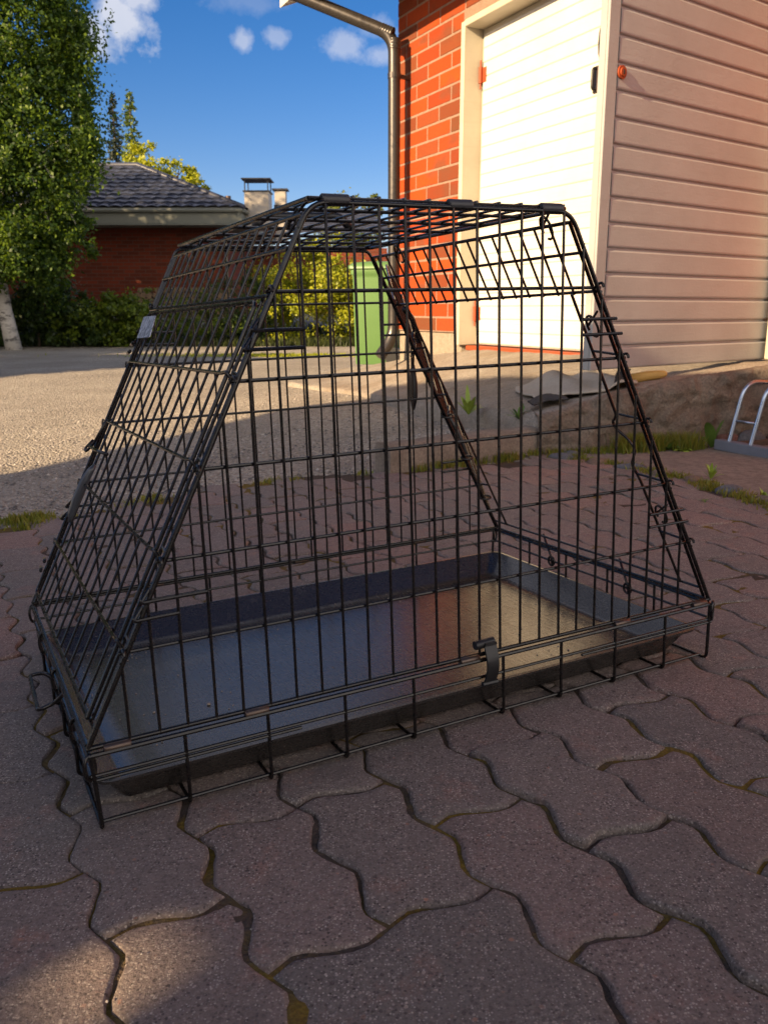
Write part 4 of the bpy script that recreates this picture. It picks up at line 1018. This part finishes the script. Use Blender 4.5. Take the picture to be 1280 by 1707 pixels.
    c3 = MB(); c3.box((-2.80, 24.4, 3.655), (.42, .42, .04)); loc(c3).build('chimney_cap', DARKM, o); c3 = MB(); c3.box((-2.80, 24.4, 3.18), (.34, .34, .16)); loc(c3).build('flashing_band', DARKM, o)
    # downpipe at the near corner
    dp = MB(); dp.tube(fillet([(-3.55, 21.98, 2.85), (-3.7, 22.1, 2.6), (-4.05, 22.7, 2.4), (-4.05, 22.72, -.2)], .1), .04, 8); loc(dp).build('downpipe', FASC, root, True)
make_far_house()
# firewood stack against the far wall: every log on its own
lm = MB(); lm.tube([(0, -.2, 0), (0, .2, 0)], .075, 9); log0 = lm.build('firewood_log', LOGM); first = True
for r in range(8):
    for c in range(17):
        if r == 7 and c % 3 == 0: continue
        o = log0 if first else log0.copy()
        if not first: COL.objects.link(o)
        first = False
        x = -6.45 + c * .152 + (.076 if r % 2 else 0) + random.uniform(-.01, .01); o.location = (x, 22.55 + random.uniform(-.03, .03), .07 + .131 * r); s_ = random.uniform(.8, 1.12); o.scale = (s_, 1, s_); o.rotation_euler = (0, random.uniform(0, 6), 0)
        tag(o, 'split firewood log stacked against the far brick wall', 'log', 'firewood logs stacked under the far eave')

# ------------------------------------------------------------------ wheelie bin
def make_bin():
    root = empty('wheelie_bin', (-.03, 9.25, -.06), 'green wheeled rubbish bin beside the downpipe', 'bin'); root.rotation_euler = (0, 0, R(-14))
    mb = MB(); V = []; n = 6
    def rr(hx, hy, z, r, cx=0):
        out = []
        for (sx, sy, a0) in ((1, -1, -90), (1, 1, 0), (-1, 1, 90), (-1, -1, 180)):
            for k in range(n + 1): t = R(a0 + 90 * k / n); out.append((cx + sx * (hx - r) + r * math.cos(t), sy * (hy - r) + r * math.sin(t), z))
        return out
    loops = [rr(.20, .20, .02, .03, -.03), rr(.205, .205, .03, .035, -.03), rr(.255, .235, .90, .05), rr(.262, .24, .93, .05), rr(.275, .25, .94, .055), rr(.275, .25, .985, .055)]
    N = len(loops[0]); fs = []
    for a in range(len(loops) - 1):
        for i in range(N): j = (i + 1) % N; fs.append((a * N + i, a * N + j, (a + 1) * N + j, (a + 1) * N + i))
    fs += [tuple(range(N))[::-1], tuple((len(loops) - 1) * N + i for i in range(N))]; mb.add([p for l in loops for p in l], fs)
    body = mb.build('body', BINM, root); smooth_obj(body, 50)
    mb = MB(); loops = [rr(.285, .262, .988, .06, -.012), rr(.292, .268, .995, .06, -.012), rr(.290, .266, 1.02, .06, -.012), rr(.25, .23, 1.055, .06, -.0), rr(.15, .15, 1.068, .05, .0)]
    fs = []
    for a in range(len(loops) - 1):
        for i in range(N): j = (i + 1) % N; fs.append((a * N + i, a * N + j, (a + 1) * N + j, (a + 1) * N + i))
    fs += [tuple(range(N))[::-1], tuple((len(loops) - 1) * N + i for i in range(N))]; mb.add([p for l in loops for p in l], fs)
    o = mb.build('lid', BINM, root); smooth_obj(o, 45)
    h = MB(); h.tube([(.33, -.2, 1.0), (.33, .2, 1.0)], .014, 8); h.tube([(.26, -.18, .98), (.33, -.18, 1.0)], .014, 8); h.tube([(.26, .18, .98), (.33, .18, 1.0)], .014, 8); h.build('handle', BINM, root, True)
    for sy in (-1, 1):
        w = MB(); w.tube([(.20, sy * .20, .10), (.20, sy * .245, .10)], .10, 20); w.tube([(.20, sy * .244, .10), (.20, sy * .25, .10)], .045, 14); o = w.build('wheel', BLACKP, root, True); smooth_obj(o, 40)
    a = MB(); a.tube([(.20, -.2, .10), (.20, .2, .10)], .012, 8); a.build('axle', BLACKP, root)
make_bin()

# ------------------------------------------------------------------ things on the apron
def ramp_z(x, y):
    best, bz = 9, .2
    for i in range(0, 55):
        for j in range(0, 16):
            p = ramp_pt(i / 6.12, j / 15); d = (p.x - x) ** 2 + (p.y - y) ** 2
            if d < best: best, bz = d, p.z
    return bz
def make_rug():
    # a floor mat dropped in a rumpled heap, dark pile side and pale backing
    from mathutils import noise as mn
    ctr = Vector((.86, 3.95, 0)); c = Vector((ctr.x, ctr.y, ramp_z(.86, 3.95))); root = empty('rumpled_mat', c, 'rumpled grey mat with dark underside lying on the apron', 'mat')
    nx, ny = 46, 20
    def drape(x0, x1, y0, y1, f, m, nm, th=.007):
        V, F = [], []; a_, b_ = 40, 26
        for i in range(a_ + 1):
            for j in range(b_ + 1):
                u, v = i / a_, j / b_; X = x0 + (x1 - x0) * u; Y = y0 + (y1 - y0) * v; X, Y, h = f(u, v, X, Y); V.append((X, Y, ramp_z_fast(ctr.x + X, ctr.y + Y) - c.z + .012 + h))
        q = b_ + 1
        for i in range(a_):
            for j in range(b_): k = i * q + j; F.append((k, k + q, k + q + 1, k + 1))
        n0 = len(V); V += [(x, y, z - th) for x, y, z in V]; F += [tuple(k + n0 for k in f_[::-1]) for f_ in F]
        edge = [i * q for i in range(a_ + 1)] + [a_ * q + j for j in range(1, q)] + [i * q + b_ for i in range(a_ - 1, -1, -1)] + [j for j in range(b_ - 1, 0, -1)]
        for e0, e1 in zip(edge, edge[1:] + edge[:1]): F.append((e1, e0, e0 + n0, e1 + n0))
        newobj(nm, V, F, m, root, True)
    g0 = [(x, y, ramp_z(ctr.x + x, ctr.y + y)) for x in (-.3, .3) for y in (-.5, .6)]
    def ramp_z_fast(x, y):
        u = (x - ctr.x + .3) / .6; v = (y - ctr.y + .5) / 1.1; return (g0[0][2] * (1 - v) + g0[1][2] * v) * (1 - u) + (g0[2][2] * (1 - v) + g0[3][2] * v) * u
    def f1(u, v, X, Y):
        h = .050 * math.exp(-((u - .42) / .16) ** 2) * (.35 + .65 * v) + .020 * math.exp(-((u - .82) / .10) ** 2) + .012 * math.sin(u * 9 + v * 5) * (1 - v) * .6 + mn.noise(Vector((u * 6, v * 5, 2))) * .010 + .008
        return X + .05 * (v - .5) + .02 * math.sin(v * 6), Y + .05 * math.sin(u * 5 + .6), max(h, .002)
    drape(-.20, .22, -.36, .42, f1, RUGM, 'backing')
    def f2(u, v, X, Y): return X, Y + .04 * math.sin(u * 4), .016 + .016 * math.sin(u * 3.1) * math.sin(v * 3.1) + mn.noise(Vector((u * 5, v * 5, 7))) * .006
    drape(-.235, -.10, -.40, -.24, f2, RUGD, 'pile')
    def f3(u, v, X, Y): return X + .10 * v, Y, .034 + .014 * math.sin(v * 3.1) + mn.noise(Vector((u * 5, v * 5, 9))) * .006
    drape(.10, .16, -.38, -.05, f3, RUGD, 'pile')
make_rug()
def make_tube():
    a, b = Vector((1.02, 3.72, 0)), Vector((1.20, 3.66, 0)); a.z = ramp_z(a.x, a.y) + .024; b.z = ramp_z(b.x, b.y) + .022
    root = empty('yellow_tube', a, 'pale yellow padded tube lying beside the rumpled mat', 'tube'); m = MB(); d = b - a
    P = [Vector((0, 0, 0)), d * .25, d * .6 + Vector((0, 0, .002)), d * .88, d, d * 1.04]; m.tube(P, [.021, .022, .0215, .018, .013, .006], 12); m.build('sleeve', YEL, root, True)
    m = MB(); m.tube([Vector((-.012, 0.002, 0)), Vector((.004, 0, 0))], .0235, 12); m.build('end_cap', YEL, root, True)
make_tube()

# ------------------------------------------------------------------ bicycle rack by the wall
def make_rack():
    o0 = Vector((1.335, 3.345, plane_z(1.335, 3.345))); root = empty('bicycle_rack', o0, 'galvanised bicycle rack with bent hoops on a grey rail, at the right edge', 'bicycle rack')
    d = Vector((.42, -.907, 0)).normalized(); nrm = Vector((.907, .42, 0)); Z = Vector((0, 0, 1)); ax = (d, nrm, Z)
    r = MB(); r.box(d * .55 + Z * .022, (1.12, .045, .040), ax, .003); r.build('rail', BLUEP, root)
    r = MB(); r.box(d * .55 + nrm * .42 + Z * .018, (1.12, .035, .030), ax, .003); r.build('rail', DARKWOOD, root)
    r = MB(); r.box(d * .01 + nrm * .22 + Z * .015, (.03, .44, .026), ax, .003); r.build('cross_rail', DARKWOOD, root)
    for k in range(4):
        s = .045 + k * .26
        for e in (0, .105):
            h = MB(); b = d * (s + e)
            up = Vector((.20, .05, .98)).normalized()
            h.tube(fillet([b + Z * .038, b + Z * .038 + up * .24, b + nrm * .30 + Z * .255, b + nrm * .42 + Z * .03], .07, 7), .0085, 12); o = h.build('hoop', ALU, root, True); smooth_obj(o)
        h = MB(); h.tube([d * s + Z * .038 + up * .085, d * (s + .105) + Z * .038 + up * .085], .005, 8); h.build('hoop_tie', ALU, root, True)
make_rack()

# ------------------------------------------------------------------ stones along the wall foot
def stone(name, label, c, r, m, seed, group):
    from mathutils import noise as mn
    import bmesh
    bm = bmesh.new(); bmesh.ops.create_icosphere(bm, subdivisions=3, radius=1)
    for v in bm.verts:
        p = v.co.copy(); k = 1 + .28 * mn.noise(p * 1.3 + Vector((seed * 3.1, 0, 0))) + .08 * mn.noise(p * 4 + Vector((seed, 0, 0))); v.co = Vector((p.x * r[0], p.y * r[1], p.z * r[2])) * k
    me = bpy.data.meshes.new(name); bm.to_mesh(me); bm.free(); me.materials.append(m); me.polygons.foreach_set('use_smooth', np.ones(len(me.polygons), dtype=bool))
    o = bpy.data.objects.new(name, me); COL.objects.link(o); o.location = c; o.rotation_euler = (0, 0, seed * 1.7); return tag(o, label, 'stone', group)
ST = [mk_concrete('stone_grey', (.15, .155, .165), (.10, .105, .115), 2, .01), mk_concrete('stone_red', (.22, .11, .085), (.15, .08, .065), 2, .01), mk_concrete('stone_tan', (.24, .17, .12), (.17, .12, .09), 2, .01), mk_concrete('stone_dark', (.085, .085, .09), (.06, .06, .065), 2, .01)]
for i, (x, y, r, mi, lb_) in enumerate([(1.37, 3.50, (.050, .035, .024), 2, 'tan rounded stone just behind the tall leaf'), (1.50, 3.54, (.060, .04, .045), 0, 'grey boulder behind the bicycle rack hoops'),
        (1.62, 3.56, (.042, .035, .04), 1, 'reddish stone behind the first rack hoop'), (1.27, 3.50, (.035, .028, .03), 0, 'small pale grey stone left of the tall leaf'), (1.74, 3.54, (.055, .04, .05), 3, 'dark stone at the right edge behind the rack'),
        (1.64, 3.45, (.045, .03, .022), 2, 'flat tan stone inside the rack'), (1.42, 3.56, (.05, .03, .036), 1, 'brown red stone against the wall left of the grey boulder'), (1.80, 3.42, (.05, .035, .03), 1, 'reddish stone by the rack at the right edge')]):
    stone('stone', lb_, (x, y - .085, plane_z(x, y) + r[2] * .35), r, ST[mi], i + 1, 'stones along the foot of the retaining wall')
for i, (x, y, rr_) in enumerate([(.70, 3.27, .045), (.80, 3.13, .05), (.885, 3.0, .045), (.95, 2.86, .04), (.745, 3.33, .03), (1.01, 2.72, .035), (1.06, 2.55, .035), (1.10, 2.38, .03)]):
    stone('cobble', ['pale flat cobble at the kerb end', 'large pale cobble in the weedy seam', 'pale cobble midway along the weedy seam', 'small pale cobble beside the seam grass', 'rounded cobble touching the kerb corner', 'flat cobble below the small weed', 'half buried cobble near the slab corner', 'small cobble at the right end of the seam'][i], (x, y, plane_z(x, y) - .004), (rr_ * 1.25, rr_ * .85, .022), ST[2] if i % 2 else ST[0], i + 20, 'cobbles set in the weedy seam')

# ------------------------------------------------------------------ grass, weeds, leaves
def blades(pts, h, w, rng, lean=.5):
    V, F = [], []
    for (x, y, z) in pts:
        hh = h * rng.uniform(.45, 1.25); a = rng.uniform(0, 6.283); l = lean * hh * rng.uniform(.2, 1.2); b = rng.uniform(0, 6.283); ww = w * rng.uniform(.7, 1.3)
        dx, dy = math.cos(a) * ww, math.sin(a) * ww; lx_, ly_ = math.cos(b) * l, math.sin(b) * l; i = len(V)
        V += [(x - dx, y - dy, z), (x + dx, y + dy, z), (x + dx * .8 + lx_ * .35, y + dy * .8 + ly_ * .35, z + hh * .55), (x - dx * .8 + lx_ * .35, y - dy * .8 + ly_ * .35, z + hh * .55), (x + lx_, y + ly_, z + hh * .95)]
        F += [(i, i + 1, i + 2, i + 3), (i + 3, i + 2, i + 4)]
    return V, F
rg = random.Random(5)
def along(poly, n, spread):
    L = [math.dist(poly[i], poly[i + 1]) for i in range(len(poly) - 1)]; out = []
    for _ in range(n):
        t = rg.random() * sum(L); i = 0
        while t > L[i] and i < len(L) - 1: t -= L[i]; i += 1
        f = min(1, t / L[i]); x = poly[i][0] + (poly[i + 1][0] - poly[i][0]) * f + rg.gauss(0, spread); y = poly[i][1] + (poly[i + 1][1] - poly[i][1]) * f + rg.gauss(0, spread); out.append((x, y))
    return out
def grass(label, poly, n, spread, h, w=.0022, lift=0, clump=0):
    p = along(poly, n if not clump else clump, spread)
    if clump: p = [(p[k % clump][0] + rg.gauss(0, .018), p[k % clump][1] + rg.gauss(0, .018)) for k in range(n)]
    V, F = blades([(x, y, plane_z(x, y) - .008 + lift) for x, y in p], h, w, rg); o = newobj('grass', V, F, GRASSM); tag(o, label, 'grass', kind='stuff')
grass('low yellow green grass in the seam beside the concrete slab', [(.68, 3.33), (.86, 3.06), (.97, 2.82), (1.03, 2.60), (1.08, 2.33), (1.2, 1.8)], 3600, .016, .024, clump=70)
grass('moss and grass tufts along the foot of the kerb', [(.03, 3.02), (.64, 3.385)], 900, .012, .035, clump=22)
grass('dense grass clump at the foot of the retaining wall', [(.96, 3.385), (1.26, 3.405)], 2600, .022, .075, .0024, clump=44)
grass('short sparse grass at the left foot of the retaining wall', [(.68, 3.36), (.98, 3.38)], 700, .016, .035, clump=24)
grass('grass tufts on the gravel behind the kerb', [(.12, 3.25), (.40, 3.45), (.62, 3.52)], 700, .05, .03, lift=.05, clump=20)
grass('small grass tufts where pavers meet gravel', [(-1.5, 1.95), (-1.05, 2.36), (-.5, 2.93), (0, 3.06)], 900, .03, .022, clump=26)
grass('fresh green tuft at the left edge of the pavers', [(-1.10, 2.42), (-1.02, 2.47)], 420, .018, .028)
# verge at the far side of the yard
pts = []
for _ in range(15000):
    x, y = rg.uniform(-13, .6), rg.uniform(17.3, 19.6); pts.append((x, y, ground_z(x, y) - .02))
V, F = blades(pts, .20, .012, rg); o = newobj('grass', V, F, mk_leaf('verge_grass', [(.018, .030, .008), (.035, .05, .010), (.06, .07, .014)], .3)); tag(o, 'shaded rough grass verge under the shrubs', 'grass', kind='stuff')
pts = []
for _ in range(2500):
    x, y = rg.gauss(-1.6, 1.1), rg.uniform(13.6, 14.4); pts.append((x, y, ground_z(x, y) - .01))
V, F = blades(pts, .05, .008, rg); o = newobj('grass', V, F, YELL); tag(o, 'thin strip of sunlit grass crossing the gravel yard', 'grass', kind='stuff')

def leaf_blade(mb, base, d, up, ln, wd, bend=.35):
    d = Vector(d).normalized(); sd = d.cross(Vector((0, 0, 1))).normalized(); n = 8; vs = []
    for k in range(n + 1):
        t = k / n; w = wd * math.sin(math.pi * (t * .92 + .04)) ** .8 * (1 - .25 * t); c = Vector(base) + d * ln * t * (1 - up * .6) + Vector((0, 0, 1)) * (ln * up * t - bend * ln * t * t)
        vs += [c - sd * w / 2 + Vector((0, 0, w * .15)), c, c + sd * w / 2 + Vector((0, 0, w * .15))]
    fs = []
    for k in range(n): b = k * 3; fs += [(b, b + 1, b + 4, b + 3), (b + 1, b + 2, b + 5, b + 4)]
    mb.add(vs, fs)
WEEDM = mk_plain('weed_leaf', (.10, .18, .03), .5, .4, .3, 60); WEEDL = mk_plain('pale_weed_leaf', (.24, .33, .04), .5, .4, .3, 60)
def weed(label, c, n, ln, wd, m, seed, up=.5):
    rd = random.Random(seed); z = c[2] if len(c) > 2 else plane_z(*c); root = empty('weed', (c[0], c[1], z), label, 'weed', 'weeds growing along the kerb and wall')
    for k in range(n):
        a = 6.283 * k / n + rd.uniform(-.3, .3); mb = MB(); leaf_blade(mb, (0, 0, 0), (math.cos(a), math.sin(a), 0), up * rd.uniform(.6, 1.4), ln * rd.uniform(.7, 1.2), wd, rd.uniform(.1, .5)); mb.build('leaf', m, root, True)
weed('bright green dandelion rosette behind the kerb', (.40, 4.02, .045), 14, .13, .026, WEEDL, 1, .75)
weed('smaller green rosette behind the kerb, right of the dandelion', (.575, 3.62, .075), 10, .085, .018, WEEDM, 2, .7)
weed('tall dock leaves standing upright against the wall', (1.325, 3.40), 3, .15, .050, WEEDM, 3, 1.15)
weed('leafy weed at the foot of the wall, left of the tall dock leaves', (1.14, 3.37), 11, .07, .022, WEEDM, 4, .6)
weed('pale flat leafed weed low against the wall', (1.19, 3.34), 9, .055, .028, WEEDL, 5, .35)
weed('feathery weed in the seam of the slab', (1.075, 2.74), 13, .055, .012, WEEDL, 6, .9)
weed('yellowish weed at the right end of the seam', (1.10, 2.40), 10, .045, .012, WEEDL, 7, .8)
weed('tiny weed growing between pavers at the right', (.93, 2.40), 7, .018, .006, WEEDM, 8, .6)
weed('tiny weed growing between pavers at the left', (-.83, 2.13), 8, .022, .007, WEEDM, 9, .6)

# loose stones on the gravel and grit on the pavers
def pebbles(name, label, gen, n, r0, r1, m, seed):
    rd = random.Random(seed); V, F = [], []
    for _ in range(n):
        x, y, z = gen(rd); r = r0 * (r1 / r0) ** (rd.random() ** 2); a = rd.uniform(0, 6.28); k = len(V)
        ca, sa = math.cos(a), math.sin(a); pr = [(1, 0, 0), (.3, .8, .1), (-.8, .5, 0), (-.7, -.6, .1), (.4, -.8, 0)]
        for (p, q, w) in pr: j = rd.uniform(.75, 1.2); V.append((x + r * j * (p * ca - q * sa), y + r * j * (p * sa + q * ca), z + r * .15 * w))
        V.append((x + r * .1, y, z + r * rd.uniform(.45, .8)))
        for i in range(5): F.append((k + i, k + (i + 1) % 5, k + 5))
    o = newobj(name, V, F, m); tag(o, label, 'gravel', kind='stuff')
PEB = Mat('pebble', .85, (.2, .19, .18), .3); PEB.color(PEB.ramp(PEB.island(), [(0, (.08, .076, .072)), (.4, (.19, .175, .16)), (.75, (.28, .25, .22)), (1, (.46, .42, .37))]))
def g1(rd):
    while True:
        rr_ = 2.3 + 9 * rd.random() ** 1.6; a = R(rd.uniform(-34, 6)); x, y = rr_ * math.sin(a), rr_ * math.cos(a)
        if not inside((x, y), PAVED): return x, y, ground_z(x, y)
pebbles('loose_gravel', 'loose crushed stones scattered over the yard', g1, 26000, .0035, .011, PEB.m, 2)
def g2(rd):
    x, y = rd.uniform(.05, .62), rd.uniform(3.1, 4.3)
    return x, y, ground_z(x, y)
pebbles('loose_gravel', 'loose stones behind the kerb block', g2, 1800, .003, .010, PEB.m, 3)
def g3(rd):
    while True:
        x, y = rd.uniform(-1.6, 1.3), .35 + 2.6 * rd.random()
        if inside((x, y), PAVED): return x, y, plane_z(x, y) + .0005
pebbles('loose_grit', 'fine grit and tiny stones lying on the pavers', g3, 2600, .0006, .0020, PEB.m, 4)
def g4(rd):
    p = ramp_pt(rd.uniform(0, 9), rd.random()); return p.x, p.y, p.z
pebbles('loose_grit', 'fine grit lying on the garage apron', g4, 3000, .0012, .004, PEB.m, 6)
pebbles('loose_gravel', 'pebbles and dirt along the foot of the wall', lambda rd: (lambda x, y: (x, y, plane_z(x, y)))(rd.uniform(.66, 1.9), rd.uniform(3.36, 3.5)), 900, .003, .012, PEB.m, 8)
# dead leaves
for i, (x, y, z, s, c) in enumerate([(.99, 3.40, None, .03, 'brown crumpled leaf lying in the grass by the wall'), (1.06, 3.37, None, .025, 'curled brown leaf beside the flat leafed weed'), (-1.62, 9.0, None, .05, 'rust brown fallen leaf on the sunlit gravel')]):
    m = MB(); leaf_blade(m, (0, 0, 0), (math.cos(i * 2), math.sin(i * 2), 0), .3, s * 1.5, s, .1); o = m.build('fallen_leaf', mk_plain('dead_leaf', (.20, .09, .035), .8, .2, .3, 80) if i == 0 else bpy.data.materials['dead_leaf'], None, True)
    o.location = (x, y, (plane_z(x, y) + .02) if i < 2 else ground_z(x, y) + .01); tag(o, c, 'leaf', 'fallen leaves')
